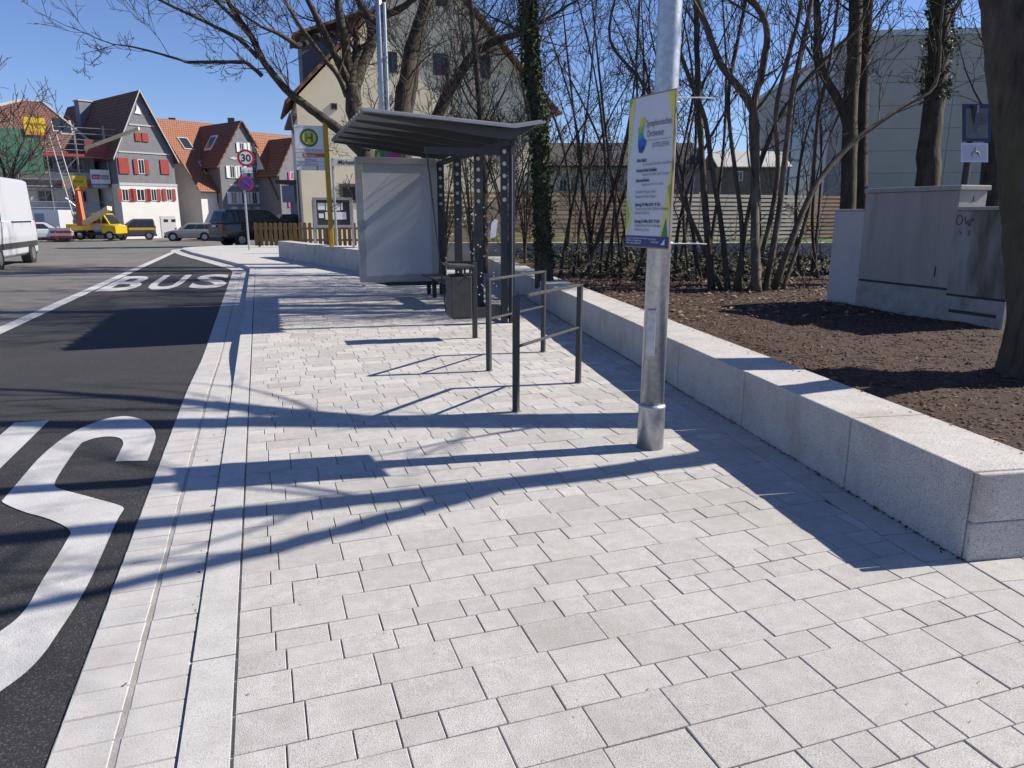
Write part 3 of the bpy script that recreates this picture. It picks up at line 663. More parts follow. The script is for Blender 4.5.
fa = gp(257,247); fa.z = 0; fdir = (rt*1.0 + fw*Vector((1,1,0))*.0).normalized(); fdir = Vector((rt.x, rt.y, 0)).normalized()
pf = thing('picket_fence', 'brown wooden picket fence in front of the parked black car', 'fence', fa)
fnn = Vector((-fdir.y, fdir.x, 0)); dp = (fa-CAM).dot(fw); px2m = dp/F
hp = 24*px2m
for k in range(30):
    p = fa + fdir*(k*4.9*px2m)
    h = hp*(1+random.uniform(-.015,.015)); wv = 1.65*px2m
    part('picket', M_picket, pf, lambda m: m.prism([p-fdir*wv+Vector((0,0,.07)), p+fdir*wv+Vector((0,0,.07)), p+fdir*wv+Vector((0,0,h-.05)), p+Vector((0,0,h)), p-fdir*wv+Vector((0,0,h-.05))], fnn*.03))
for z in (.35, hp-.3): part('fence_rail', M_picket, pf, lambda m: m.obox(fa+fdir*(14.5*4.9*px2m)+fnn*.06+Vector((0,0,z)), fdir*(15*4.9*px2m), fnn*.025, (0,0,.05)))
for k in range(5): part('fence_post', M_picket, pf, lambda m: m.obox(fa+fdir*(7*k*4.9*px2m+.1)+fnn*.13+Vector((0,0,hp/2-.1)), fdir*.045, fnn*.045, (0,0,hp/2+.05)))
# ================================================================== speed limit and no parking signs
q = gp(249.3,250); q.z = 0
sp = thing('traffic_sign', 'grey pole with round thirty sign above a round no parking sign', 'traffic sign', q)
def sz(y): return atY(247, y, q.y).z
ysn = q.y-.06
part('post', M_galv, sp, lambda m: m.cyl(q-Vector((0,0,.03)), (q.x,q.y,sz(149)), .045, n=10))
cz = sz(158); dpx = (q-CAM).dot(fw)/F; cx = atY(245.8,158,ysn).x
disc('sign_plate', M_red, sp, cx, cz, 8*dpx, ysn, .01); disc('sign_face', M_sign, sp, cx, cz, 5.9*dpx, ysn-.011)
text('30', 9.5*dpx, M_black, sp, (cx, ysn-.018, cz-3.3*dpx), (1,0,0), (0,0,1), 'CENTER', offset=.012)
part('extra_plate', M_sign, sp, lambda m: m.box(cx-5*dpx,cx+5*dpx,ysn-.01,ysn,sz(173),sz(167.5)), bevel=.004)
text('22 - 6 h', 3.3*dpx, M_black, sp, (cx, ysn-.014, sz(172.2)), (1,0,0), (0,0,1), 'CENTER')
cz = sz(183.5); cx = atY(246.2,183,ysn).x
disc('sign_plate', M_red, sp, cx, cz, 7*dpx, ysn, .01); disc('sign_face', M_blue, sp, cx, cz, 5.6*dpx, ysn-.011)
part('diagonal_bar', M_red, sp, lambda m: m.obox((cx,ysn-.018,cz), Vector((1,0,-1)).normalized()*5.7*dpx, (0,.003,0), Vector((1,0,1)).normalized()*.65*dpx))
# ================================================================== service cabinets on the bed
M_cab = mat('cabinet grey', (.33,.315,.295), .75, c2=(.27,.258,.24), scale=3, stretch=(1,1,.12), stain=(.17,.15,.12), stscale=2.2, stlo=.5, sthi=.8, bump=.08, bscale=120)
M_cabw = mat('cabinet white', (.44,.43,.44), .7, c2=(.39,.38,.39), scale=2, bump=.05, bscale=80)
M_cabd = mat('cabinet mossy', (.36,.355,.35), .8, c2=(.30,.29,.27), scale=5, stretch=(1,1,.25), stain=(.095,.09,.065), stscale=1.7, stlo=.40, sthi=.62, bump=.15, bscale=120)
M_plinth = mat('cabinet plinth', (.34,.335,.325), .85, c2=(.25,.24,.22), scale=6, stain=(.16,.14,.11), stscale=3, bump=.15, bscale=90)
CX = 8.0
def czz(x, y): return atX(x, y, CX).z
def cyy(x, y): return atX(x, y, CX).y
zb_ = .30
y_a, y_b, y_c, y_d = cyy(825,300), cyy(855,303), cyy(943,322), cyy(1003,329)
c1 = thing('service_cabinet', 'small plain white grey utility cabinet at the left of the row', 'cabinet', (CX,(y_a+y_b)/2,zb_), 'utility cabinets on the bed')
z1_ = czz(832,211)
part('body', M_cabw, c1, lambda m: m.box(CX+.02,CX+.42,y_b+.012,y_a,zb_,z1_), bevel=.012)
part('cap', M_cabw, c1, lambda m: m.box(CX+.0,CX+.44,y_b+.011,y_a+.015,z1_,z1_+.025), bevel=.006)
c2 = thing('service_cabinet', 'tallest grey utility cabinet with streaked door in the middle of the row', 'cabinet', (CX,(y_b+y_c)/2,zb_), 'utility cabinets on the bed')
z2 = czz(868,191); zs = czz(853,278)
part('plinth', M_plinth, c2, lambda m: m.box(CX-.005,CX+.42,y_c+.006,y_b,zb_-.05,zs-.03), bevel=.006)
part('seam_shadow_gap', M_plast, c2, lambda m: m.box(CX+.02,CX+.40,y_c+.02,y_b-.02,zs-.03,zs))
part('door_body', M_cab, c2, lambda m: m.box(CX,CX+.44,y_c+.006,y_b,zs,z2-.03), bevel=.006)
part('roof_cap', M_cab, c2, lambda m: m.box(CX-.03,CX+.47,y_c-.02,y_b+.02,z2-.03,z2+.03), bevel=.01)
part('lock', M_plast, c2, lambda m: m.box(CX-.004,CX,y_c+.2,y_c+.22,zs+.12,zs+.25))
part('end_mark', M_plast, c2, lambda m: (m.box(CX+.2,CX+.25,y_c+.002,y_c+.006,z2-.16,z2-.15), m.box(CX+.22,CX+.232,y_c+.002,y_c+.006,z2-.15,z2-.1)))
c3 = thing('service_cabinet', 'moss stained grey utility cabinet with scribbled marks next to the tree trunk', 'cabinet', (CX,(y_c+y_d)/2,zb_), 'utility cabinets on the bed')
z3 = czz(955,209); zs3 = czz(945,293)
part('plinth', M_plinth, c3, lambda m: m.box(CX-.03,CX+.40,y_d,y_c-.006,zb_-.06,zs3-.025), bevel=.006)
part('vent_slot', M_plast, c3, lambda m: m.box(CX-.033,CX-.0295,y_d+.08,y_c-.08,zs3-.22,zs3-.18))
part('seam_shadow_gap', M_plast, c3, lambda m: m.box(CX-.005,CX+.38,y_d+.02,y_c-.02,zs3-.025,zs3))
part('door_body', M_cabd, c3, lambda m: m.box(CX-.025,CX+.42,y_d,y_c-.006,zs3,z3-.02), bevel=.008)
part('roof_cap', M_cab, c3, lambda m: m.box(CX-.05,CX+.45,y_d-.02,y_c-.004,z3-.02,z3+.025), bevel=.01)
def scr(pts, r=.0055): return lambda m: m.tube([(CX-.026, y_c-.006-a, z3-b) for a, b in pts], r, 6)
for pts in ([(.05+.04*math.cos(a), .13+.055*math.sin(a)) for a in [k*.6 for k in range(12)]], [(.12,.09),(.135,.16),(.15,.18),(.165,.13),(.18,.19)], [(.20,.20),(.205,.13),(.225,.11),(.235,.14)], [(.07,.26),(.10,.29)], [(.2,.25),(.21,.29),(.19,.31)]):
    part('scribble', M_plast, c3, scr(pts))
# parking sign behind the cabinets
dps = 13.0; q = atZ(972,130,dps); base = Vector((q.x,q.y,.3)); fx = Vector((rt.x,rt.y,0)); bk = Vector((-rt.y,rt.x,0))
pk = thing('parking_sign', 'blue parking sign with a wheelchair plate behind the cabinets', 'traffic sign', base)
def pq(x, y, d=0): p = atZ(x, y, dps); return Vector((p.x,p.y,p.z)) - bk*d
part('post', M_dark, pk, lambda m: m.cyl(pq(967,165)*0+Vector((q.x,q.y,.3)), Vector((q.x,q.y,atZ(970,106,dps).z)), .06, n=12))
def pbox(nm, m_, x0, x1, y0, y1, d, th): 
    a = pq(x0,y1,d); b = pq(x1,y1,d); c = pq(x1,y0,d); e = pq(x0,y0,d); part(nm, m_, pk, lambda m: m.prism([a,b,c,e], -bk*th))
pbox('blue_plate', mat('parking blue', (.03,.04,.10), .5), 960, 988, 104.5, 142, .065, .01); pbox('reflection_field', mat('parking field', (.17,.17,.145), .5, c2=(.12,.12,.11), scale=6), 963, 985, 109, 139, .077, .004)  # greyish reflection in the sign's centre is put into the field colour
text('P', 26*dps/F, mat('parking blue dull', (.08,.09,.13), .5), pk, pq(969,133,.083), fx, (0,0,1), offset=.012)
pbox('wheelchair_plate', M_sign, 958.5, 985.5, 143.5, 162.5, .065, .01); pbox('plate_field', mat('plate field', (.55,.56,.58), .5), 960, 984, 145, 161, .0765, .002)
a = pq(972,155,.08)
part('wheelchair_symbol', M_grey, pk, lambda m: (m.tube([a+fx*.055*math.cos(k*.5)+Vector((0,0,.055*math.sin(k*.5)))-bk*.004 for k in range(12)], .008, 5), m.tube([a+Vector((0,0,.05))-bk*.004, a+Vector((-.01,0,.13))-bk*.004], .013, 5), m.tube([a+Vector((0,0,.05))-bk*.004, a+fx*.06+Vector((0,0,.04))-bk*.004, a+fx*.09+Vector((0,0,-.03))-bk*.004], .011, 5)))
# ================================================================== street lamp mast behind the shelter
dl = 22.0; q = atZ(382.5,110,dl); base = Vector((q.x,q.y,.0))
sl = thing('street_mast', 'tall galvanised mast with a thinner pipe beside it behind the shelter', 'pole', base)
part('mast', M_galv, sl, lambda m: m.tube([base-Vector((0,0,.05)), base+Vector((0,0,5)), base+Vector((0,0,11))], [.105,.10,.085], 14), smooth=True)
ph = atZ(386,9,dl).z
part('side_pipe', M_galv, sl, lambda m: m.cyl(base+Vector((.155,-.05,2.5)), Vector((base.x+.155,base.y-.05,ph)), .055, n=12), smooth=False)
for z in (3,4.6,6.2): part('pipe_clamp', M_galv, sl, lambda m: m.obox(base+Vector((.08,-.025,z)), (.12,-.04,0), (.02,.06,0), (0,0,.03)))
bnr = thing('banner', 'green and pink banner board behind the blank poster panel', 'banner', atZ(388,156,21.6))
def bq(x, y, d=0): p = atZ(x, y, 21.6); return p - bk*d
part('green_field', mat('banner green', (.10,.25,.05), .6), bnr, lambda m: m.prism([bq(374.5,162),bq(402,162),bq(402,150),bq(374.5,150)], bk*.02))
part('pink_field', mat('banner pink', (.42,.04,.20), .6), bnr, lambda m: m.prism([bq(387,160,.004),bq(401.5,160,.004),bq(401.5,152,.004),bq(387,152.8,.004)], -bk*.004))
part('yellow_mark', mat('banner yellow', (.5,.45,.06), .6), bnr, lambda m: m.prism([bq(375.8,158,.004),bq(380.5,158,.004),bq(378.5,152,.004)], -bk*.004))
part('bracket', M_galv, bnr, lambda m: m.prism([bq(382,158),bq(384,158),bq(384,152),bq(382,152)], Vector((0,0,0))+bk*.5))
# ================================================================== trees
def crom(P, k=4):
    out = []
    for i in range(len(P)-1):
        a = P[max(i-1,0)]; b = P[i]; c = P[i+1]; d = P[min(i+2,len(P)-1)]
        for j in range(k):
            t = j/k; out.append(.5*((2*b)+(c-a)*t+(2*a-5*b+4*c-d)*t*t+(3*b-a-3*c+d)*t**3))
    return out+[P[-1]]
def rvec(rng): 
    while True:
        v = Vector((rng.uniform(-1,1), rng.uniform(-1,1), rng.uniform(-1,1)))
        if .1 < v.length < 1: return v.normalized()
def grow(S, p, d, L, r, lvl, rng, maxl, up=.12, dens=1.0):
    n = 5 if lvl < 3 else 3
    pts = [p.copy()]; rad = [r]; q = p.copy(); dd = d.copy(); w_ = .22 if lvl < 3 else .28
    for i in range(n):
        dd = (dd + rvec(rng)*w_ + Vector((0,0,up*.5))).normalized(); q = q + dd*(L/n); pts.append(q.copy()); rad.append(max(.0018, r*(1-.72*(i+1)/n)))
    S.append((lvl, pts, rad))
    if lvl >= maxl: return
    k = max(2, int(rng.uniform(.75,1.25)*(4.2 if lvl < 2 else 4.0 if lvl == 2 else 3.0)*dens))
    for i in range(k):
        f = rng.uniform(.22,1.0); j = min(n-1, int(f*n)); pp_ = pts[j].lerp(pts[j+1], f*n-j)
        t = (pts[j+1]-pts[j]).normalized(); side = t.cross(rvec(rng)).normalized(); an = rng.uniform(.45,1.05)
        nd = (t*math.cos(an)+side*math.sin(an)+Vector((0,0,up))).normalized()
        grow(S, pp_, nd, L*rng.uniform(.42,.72), max(.002, rad[j]*rng.uniform(.42,.62)), lvl+1, rng, maxl, up, dens)
def roughen(o, amp, seed):
    me = o.data
    for v in me.vertices:
        p = v.co; k = noise.noise(Vector((p.x*14, p.y*14, p.z*2.2+seed))) + .5*noise.noise(Vector((p.x*34, p.y*34, p.z*6))) + .6*noise.noise(Vector((p.x*4, p.y*4, p.z*1.2)))
        v.co = p + v.normal*(k*amp)
def make_tree(name, label, base, limbs, seed, bark, group=None, maxl=4, spawn=6, blen=1.6, f0=.3, dens=1.0, up=.12, ivy=0, cat='tree', ivy_range=(0,1), trunk_sides=10, rough=0, sub=4, rmin=.006, twig=None, tw_r=None):
    """limbs: list of (points, radii) of the main stems; finer branches and twigs grow from them"""
    rng = random.Random(seed)
    root = thing(name, label, cat, base, group); S = []
    tm = MB()
    for pts, rad in limbs:
        P = crom([Vector(p) for p in pts], sub); m = len(P)
        Rr = []
        for i in range(m):
            f = i/(m-1)*(len(rad)-1); j = min(int(f), len(rad)-2); Rr.append(rad[j]+(rad[j+1]-rad[j])*(f-j))
        P = [P[i] + rvec(rng)*Rr[i]*(0 if rough else .09) if 0 < i < m-1 else P[i] for i in range(m)]
        tm.tube(P, [x*(1+(0 if rough else rng.uniform(-.05,.05))) for x in Rr], trunk_sides if Rr[0] > .03 else 6)
        ll = sum((P[i+1]-P[i]).length for i in range(m-1))
        for k in range(int(spawn*max(.5, ll/3))):
            f = rng.uniform(f0, 1)**.9; j = min(m-2, int(f*(m-1))); t = (P[j+1]-P[j]).normalized()
            side = t.cross(rvec(rng)).normalized(); an = rng.uniform(.5,1.15)
            nd = (t*math.cos(an)+side*math.sin(an)+Vector((0,0,up*1.5))).normalized()
            grow(S, P[j].copy(), nd, blen*rng.uniform(.5,1.2), max(rmin, min(Rr[j]*.5, .035)*rng.uniform(.5,.9)), 1, rng, maxl, up, dens)
        grow(S, P[-1].copy(), (P[-1]-P[-2]).normalized(), blen, Rr[-1], 1, rng, maxl, up, dens)
    to = tm.build('trunk', bark, root, smooth=True, recalc=False)
    if rough: roughen(to, rough, seed)
    bm_, tw = MB(), MB(); tr = tw_r or .00031*(Vector(base)-CAM).length
    for lvl, pts, rad in S:
        (bm_ if lvl <= 2 else tw).tube(pts, [max(x, tr) for x in rad], 5 if lvl == 1 else 4 if lvl == 2 else 3, False)
    if bm_.v: tag(bm_.build('branches', bark, root, smooth=True, recalc=False), kind='stuff')
    if tw.v: tag(tw.build('twigs', twig or M_twig, root, recalc=False), kind='stuff')
    if ivy:
        im = MB(); pts, rad = limbs[0]; P = crom([Vector(p) for p in pts], 6); m = len(P)
        for k in range(ivy):
            f = rng.uniform(*ivy_range); j = min(m-2, int(f*(m-1))); c = P[j].lerp(P[j+1], rng.random()); rr = rad[2]*rng.uniform(.9,1.1+.9*rng.random()**4)
            a = rng.uniform(0,6.283); leaf(im, c+Vector((math.cos(a)*rr*1.15, math.sin(a)*rr*1.15, rng.uniform(-.05,.05))), rng.uniform(.028,.05), rng, .9)
        tag(im.build('ivy_leaves', M_ivy, root, recalc=False), kind='stuff')
    return root
def L_(px, dep, wpx):                       # a limb traced at a given distance; widths in photo pixels
    if not isinstance(dep, (list, tuple)): dep = [dep]*len(px)
    return ([atZ(x, y, d) for (x, y), d in zip(px, dep)], [w_*dep[0]/F/2 for w_ in wpx])
# big maple behind the shelter
D1 = 23.0; b1 = atZ(376,262,D1)
b1g = Vector((b1.x, b1.y, .0))
make_tree('maple_tree', 'large bare maple with spreading limbs behind the bus shelter', b1g, [
 ([b1g]+[atZ(x,y,D1) for x,y in ((373,200),(366,155),(354,110),(353,85))], [.42,.36,.30,.26,.24]),
 L_([(366,157),(340,131),(322,117),(300,101),(285,88),(264,62),(251,36),(233,10),(222,-14)],[D1,D1-.2,D1-.4,D1-.6,D1-.8,D1-1,D1-1.2,D1-1.4,D1-1.5],[11,10,9,8,7.5,6.5,5.5,4.5,3.5]),
 L_([(353,90),(348,66),(345,40),(339,10),(336,-40)],[D1,D1,D1-.3,D1-.5,D1-.8],[13,11,9,8,6]),
 L_([(355,88),(362,66),(371,44),(371,22),(360,4),(350,-30)],[D1,D1+.2,D1+.4,D1+.5,D1+.7,D1+.9],[12,11,11,11,8,6]),
 L_([(371,28),(385,15),(400,9),(420,-6)],[D1+.5,D1+.4,D1+.3,D1+.2],[9,8,7,5]),
 L_([(351,85),(341,68),(331,46),(319,22),(305,-6),(296,-30)],[D1,D1-.3,D1-.6,D1-.9,D1-1.2,D1-1.4],[9,8,7,6,5,4]),
 L_([(347,96),(338,76),(322,56),(306,34),(296,20),(286,2)],[D1,D1-.5,D1-.9,D1-1.2,D1-1.4,D1-1.6],[6,5,4.5,4,3.5,3]),
 L_([(345,40),(327,35),(312,40),(298,46),(289,40),(277,33),(262,27)],[D1,D1-.3,D1-.8,D1-1.2,D1-1.4,D1-1.7,D1-2],[7,7,6.5,6,4.5,3.5,2.5]),
 L_([(262,76),(252,67),(243,62),(215,62),(188,62),(178,59),(138,48),(112,44)],[D1-1,D1-1.1,D1-1.2,D1-1.5,D1-1.8,D1-2,D1-2.4,D1-2.7],[4.5,4,3.5,3.2,3,2.5,1.8,1]),
 L_([(258,58),(240,40),(220,29),(197,18),(160,0),(130,-16)],[D1-1,D1-1.3,D1-1.5,D1-1.7,D1-2,D1-2.3],[4.5,4,3.5,3,2.5,2]),
 L_([(250,36),(236,20),(215,0),(200,-20)],[D1-1.2,D1-1.3,D1-1.5,D1-1.7],[4,3.5,3,2.5]),
 ], 21, M_bark, maxl=4, spawn=4.2, blen=1.9, f0=.2, dens=1.0)
# companions in front of the pale house
b2 = atZ(404,250,24.5); b2 = Vector((b2.x,b2.y,.0))
make_tree('two_stemmed_tree', 'dark two stemmed tree right of the steel mast', b2, [
 ([b2]+[atZ(x,y,24.5) for x,y in ((402,120),(407,75),(415,40),(424,8),(432,-30))],[.36,.30,.27,.25,.22,.16]),
 L_([(406,130),(414,85),(420,45),(430,5),(440,-30)],24.6,[9,8,7,6,5])], 22, M_barkd, maxl=4, spawn=5, blen=2.4, f0=.15, dens=1.0)
b3 = atZ(430,262,20.0); b3 = Vector((b3.x,b3.y,.0))
make_tree('leaning_tree', 'slanting bare tree leaning right above the shelter roof', b3, [
 ([b3]+[atZ(x,y,20) for x,y in ((428,150),(437,116),(455,82),(474,54),(495,41),(520,33),(545,20))],[.22,.18,.165,.15,.13,.11,.08,.05])], 23, M_barkd, maxl=4, spawn=9, blen=2.1, f0=.12, dens=1.05)
b4 = atZ(484,262,17.0); b4 = Vector((b4.x,b4.y,.30))
make_tree('slender_tree', 'slender straight stem behind the shelter roof', b4, [
 ([b4]+[atZ(x,y,17) for x,y in ((484,190),(481,120),(476,60),(471,0),(468,-40))],[.10,.09,.08,.07,.055,.04])], 24, M_barkd, maxl=4, spawn=9, blen=2.1, f0=.12, dens=1.05)
b5 = Vector((4.95,12.6,.34)); D5 = (b5-CAM).dot(fw)
make_tree('ivy_clad_tree', 'straight ivy clad tree just right of the bus shelter', b5, [
 ([b5]+[atZ(x,y,D5) for x,y in ((543,240),(541,180),(538,120),(531,60),(528,10),(526,-60),(520,-150),(526,-240),(530,-320))],[.19,.15,.135,.13,.12,.115,.10,.09,.07,.05])], 25, M_bark, maxl=4, spawn=7, blen=2.0, f0=.2, dens=1.0, ivy=6000, ivy_range=(.06,1))
# hazel clump
hz = [((757,292),[(755,240),(755,187),(753,113),(722,66),(704,20),(690,-30)],9),((757,290),[(757,200),(752,120),(763,66),(766,24),(745,-20)],8),
      ((774,289),[(783,262),(794,234),(806,205),(822,176),(856,140),(900,108),(935,85)],6.8),((712,289),[(708,240),(704,190),(700,129),(697,60),(696,0),(694,-40)],7),
      ((728,290),[(722,230),(712,170),(705,120),(690,80),(676,40),(660,-10)],5.5),((765,290),[(778,220),(786,150),(793,90),(806,30),(815,-20)],6),
      ((740,291),[(742,230),(735,170),(728,100),(738,40),(748,-20)],4.5),((750,291),[(768,230),(778,170),(776,110),(788,60),(800,10)],5),((722,290),[(700,240),(680,190),(668,130),(640,80),(610,40)],4),
      ((735,291),[(748,215),(765,150),(790,100),(830,55),(862,20)],4.5),((782,290),[(800,240),(812,190),(818,120),(830,60),(838,0)],4)]
for i, (b_, px, wd) in enumerate(hz):
    g0 = gp(b_[0], b_[1], .36); g0.z = soil_at(g0.x, g0.y)-.03; dd = (g0-CAM).dot(fw)
    lab = ['thick forked pale stem at the centre of the hazel clump','stem rising straight at the centre of the hazel clump','pale stem slanting right over the first cabinet','upright stem directly right of the concert poster','stem curving left from the hazel clump','stem leaning right behind the fork of the clump','thin upright stem left of the thick forked stem','thin stem leaning right within the hazel clump','thin stem arching far left behind the poster','slim stem bending right across the grey building','thin rightmost stem of the hazel clump'][i]
    PT = [g0]+[atZ(x,y,dd+.25*math.sin(i*2.1+k*.5)) for k,(x,y) in enumerate(px)]; tp = PT[-1]; PT += [tp+Vector((.25*math.sin(i*1.7)*j,.25*math.cos(i*2.3)*j,.9*j)) for j in (1,2,3)]
    make_tree('hazel_stem', lab, g0, [(PT, [wd*dd/F/2*f for f in (1.15,1,.94,.88,.8,.72,.62,.52,.42,.34,.26)][:len(PT)])], 40+i, M_barkl if i in (0,1,2,5,7) else M_bark, 'stems of the hazel clump', 4, 3.4, 1.35, .2, .9, cat='shrub')
# thin saplings between the shelter and the poster, and around the clump
rng = random.Random(77)
SAPN = ['first','second','third','fourth','fifth','sixth','seventh','eighth','ninth','tenth','eleventh','twelfth','thirteenth','fourteenth','fifteenth','sixteenth','seventeenth','eighteenth','nineteenth','twentieth','twenty-first','twenty-second','twenty-third','twenty-fourth','twenty-fifth','twenty-sixth','twenty-seventh','twenty-eighth']
def sap_label(i): return 'thin bare sapling in the thicket, %s from the ivy clad tree' % SAPN[sorted(range(len(sap)), key=lambda j: sap[j][0]).index(i)]
sap = [(566,268,530,60),(579,274,655,40),(592,270,560,-20),(606,276,690,30),(618,270,640,-20),(628,275,560,60),(645,274,720,60),(663,284,640,-20),(675,284,760,60),(699,282,650,30),(706,280,720,-30),(818,286,870,60),(560,283,596,10),(573,282,548,30),(586,284,640,0),(600,281,575,-10),(612,285,655,60),(622,283,590,-20),(634,286,700,20),(640,282,618,-30),(655,276,610,10),(668,280,690,-20),(680,270,672,-30),(690,286,740,0),(800,284,850,30),(812,280,800,-20),(554,276,600,100)]
for i, (x, y, tx, ty) in enumerate(sap):
    g0 = gp(x, y-8, .36); g0.z = soil_at(g0.x, g0.y)-.03; dd = (g0-CAM).dot(fw); n = 6
    bend = rng.uniform(-26,26); pts = [g0]+[atZ(x+(tx-x)*(k/n)**1.2+bend*math.sin(k/n*3.14), y-8+(ty-y+8)*k/n, dd+rng.uniform(-.2,.2)) for k in range(1,n+1)]
    make_tree('sapling', sap_label(i), g0, [(pts, [rng.uniform(2.2,4)*dd/F/2*f for f in (1.1,1,.9,.8,.7,.5,.35)])], 80+i, M_barkd, 'bare saplings of the thicket', 4, 3.0, 1.05, .12, .85, cat='sapling')
# bushy bare shrubs behind the shelter
for i, (bx, dep, lab) in enumerate(((472,18.5,'bushy bare shrub seen through the shelter glass'),(508,16.5,'bushy bare shrub just behind the shelter corner post'),(525,19.5,'bushy bare shrub left of the ivy clad tree, farther back'),(446,21.0,'bushy bare shrub behind the blank poster panel edge'),(590,18.0,'bushy bare shrub between the ivy clad tree and the poster'))):
    q = atZ(bx, 262, dep); g0 = Vector((q.x,q.y,.28)); rg = random.Random(300+i); lm = []
    for k in range(6):
        a = k*1.05+rg.uniform(-.3,.3); l = rg.uniform(.5,1.1); h = rg.uniform(2.2,4.2)
        lm.append(([g0+Vector((math.cos(a)*l*t*t, math.sin(a)*l*t*t, h*t))+rvec(rg)*.05*t for t in (0,.2,.45,.7,1)], [.03,.026,.022,.016,.01]))
    make_tree('bare_shrub', lab, g0, lm, 320+i, M_barkd, None, 4, 3.4, 1.0, .1, .9, cat='shrub')
# trees over the cabinets
def mast(name, label, bx, by, dep, pts, rad, seed, **k):
    q = atZ(bx, by, dep); g0 = Vector((q.x,q.y,.3)); P_ = [g0]+[atZ(x,y,dep) for x,y in pts]; tp = P_[-1]; P_ += [tp+Vector((.15*math.sin(seed+j), .15*math.cos(seed*2+j), 1.5*j)) for j in (1,2,3)]; rad = rad + [rad[-1]*.75, rad[-1]*.5, rad[-1]*.25]; return make_tree(name, label, g0, [(P_, rad)]+k.pop('extra',[]), seed, **k)
mast('bare_tree', 'brown bare tree trunk behind the small white cabinet', 846, 240, 14.5, [(848,200),(850,120),(854,60),(856,0),(858,-60)], [.17,.155,.15,.14,.13,.10], 61, bark=M_bark, spawn=6, blen=2.0, dens=.95, extra=[L_([(848,125),(838,100),(824,75),(818,50),(817,10),(812,-40)],14.5,[9,9,8,8,7,6])])
mast('bare_tree', 'darker bare tree trunk right of the brown trunk above the cabinets', 862, 240, 15.5, [(861,200),(862,120),(864,60),(868,0),(872,-60)], [.15,.135,.13,.12,.11,.08], 62, bark=M_barkd, spawn=6, blen=2.0, dens=.95)
mast('ivy_clad_tree', 'dark ivy draped trunk above the tall cabinet', 926, 240, 13.5, [(927,185),(931,130),(937,70),(942,0),(946,-60)], [.23,.21,.20,.19,.18,.15], 63, bark=M_barkd, spawn=6, blen=2.1, dens=.95, ivy=2600, ivy_range=(.32,1))
mast('bare_tree', 'half hidden trunk between the parking sign and the large trunk', 988, 240, 16.0, [(990,200),(996,150),(1002,90),(1000,0),(998,-60)], [.28,.26,.24,.22,.20,.16], 64, bark=M_bark, spawn=5, blen=2.0, dens=.9)
# large trunk at the right edge
T0 = Vector((6.02,4.14,.33)); D8 = (T0-CAM).dot(fw)
def tq(x, y, d=0): return atZ(x, y, D8+d)
make_tree('large_tree', 'massive tree trunk at the right edge of the planting bed', T0, [
 ([T0-Vector((0,0,.3)), T0+Vector((0,0,.1)), T0+Vector((-.02,0,.5)), tq(1036,200), tq(1027,120), tq(1016,60), tq(1007,0), tq(1000,-60), tq(990,-160), tq(978,-300)], [.33,.30,.265,.25,.235,.21,.195,.18,.15,.12]),
 ([Vector(p) for p in ((5.98,4.05,1.3),(6.0,3.82,2.0),(5.98,3.6,2.8),(5.95,3.45,3.7),(5.9,3.3,5.0),(5.8,3.1,7.0))], [.14,.125,.115,.105,.085,.06]),
 ([tq(990,-70), tq(950,-130,.3), tq(900,-180,.7), tq(850,-210,1.0)], [.12,.10,.085,.06]),
 ([Vector(p) for p in ((5.95,3.45,3.6),(5.9,3.0,4.3),(5.7,2.5,5.2),(5.5,2.1,6.4))], [.075,.065,.05,.035])], 65, M_bark, maxl=4, spawn=4.5, blen=2.4, f0=.42, dens=.9, trunk_sides=56, sub=16, rough=.024)
# small tree in front of the scaffold
b9 = atZ(8,240,46); b9 = Vector((b9.x,b9.y,-.1))
make_tree('street_tree', 'small bare street tree in front of the scaffolding', b9, [
 ([b9]+[atZ(x,y,46) for x,y in ((8,215),(9,190),(14,165),(24,140))],[.16,.14,.12,.09,.06]), L_([(9,190),(2,165),(-6,140),(-4,110)],46,[3,2.6,2,1.4]), L_([(11,180),(28,160),(42,140)],46,[2.5,2,1.2])], 66, M_bark, maxl=3, spawn=6, blen=2.6, dens=1.0)
# tangle of thin canes under the stems
rng = random.Random(31); cm = MB()
for i in range(150):
    g0 = gp(rng.uniform(556,830), rng.uniform(258,292), .36); g0.z = soil_at(g0.x, g0.y); a = rng.uniform(0,6.28); L = rng.uniform(.6,2.0); h = rng.uniform(.35,1.5)
    e_ = Vector((math.cos(a), math.sin(a), 0))*L
    cm.tube([g0+e_*t_+Vector((rng.uniform(-.03,.03),rng.uniform(-.03,.03),h*math.sin(min(1,t_*.62)*3.14159)*.9 if i % 3 else h*t_*1.2)) for t_ in (0,.15,.3,.45,.6,.8,1.0)], [.007,.0065,.006,.005,.005,.004,.004], 4, False)
tag(cm.build('tangled_canes', M_twig, recalc=False), 'tangle of thin bare canes beneath the shrubs', 'canes', kind='stuff')
# ground cover and dead leaves
rng = random.Random(9); im = MB(); dm = MB()
for i in range(12000):
    t = rng.uniform(7.2, 21); n = rng.uniform(.55, 9); p = wp(t, n)
    k = noise.noise(Vector((p.x*.55, p.y*.55, 3)))
    if n < 1.1 + .4*noise.noise(Vector((t,0,0))) or t < 9.2+ .5*n*(.35) + k*1.2 - (0 if n < 3.2 else 1.0): continue
    if k < -.1: continue
    leaf(im, (p.x, p.y, soilz(t, n)+rng.random()**1.8*.5*(.5+k)), rng.uniform(.035,.065), rng, .8)
tag(im.build('ground_cover_ivy', M_cover, recalc=False), 'low evergreen ivy ground cover beneath the bare shrubs', 'ground cover', kind='stuff')
for i in range(2600):
    t = rng.uniform(5.5, 14); n = rng.uniform(.55, 6.5); p = wp(t, n); leaf(dm, (p.x, p.y, soilz(t,n)+.02), rng.uniform(.02,.045), rng, .4)
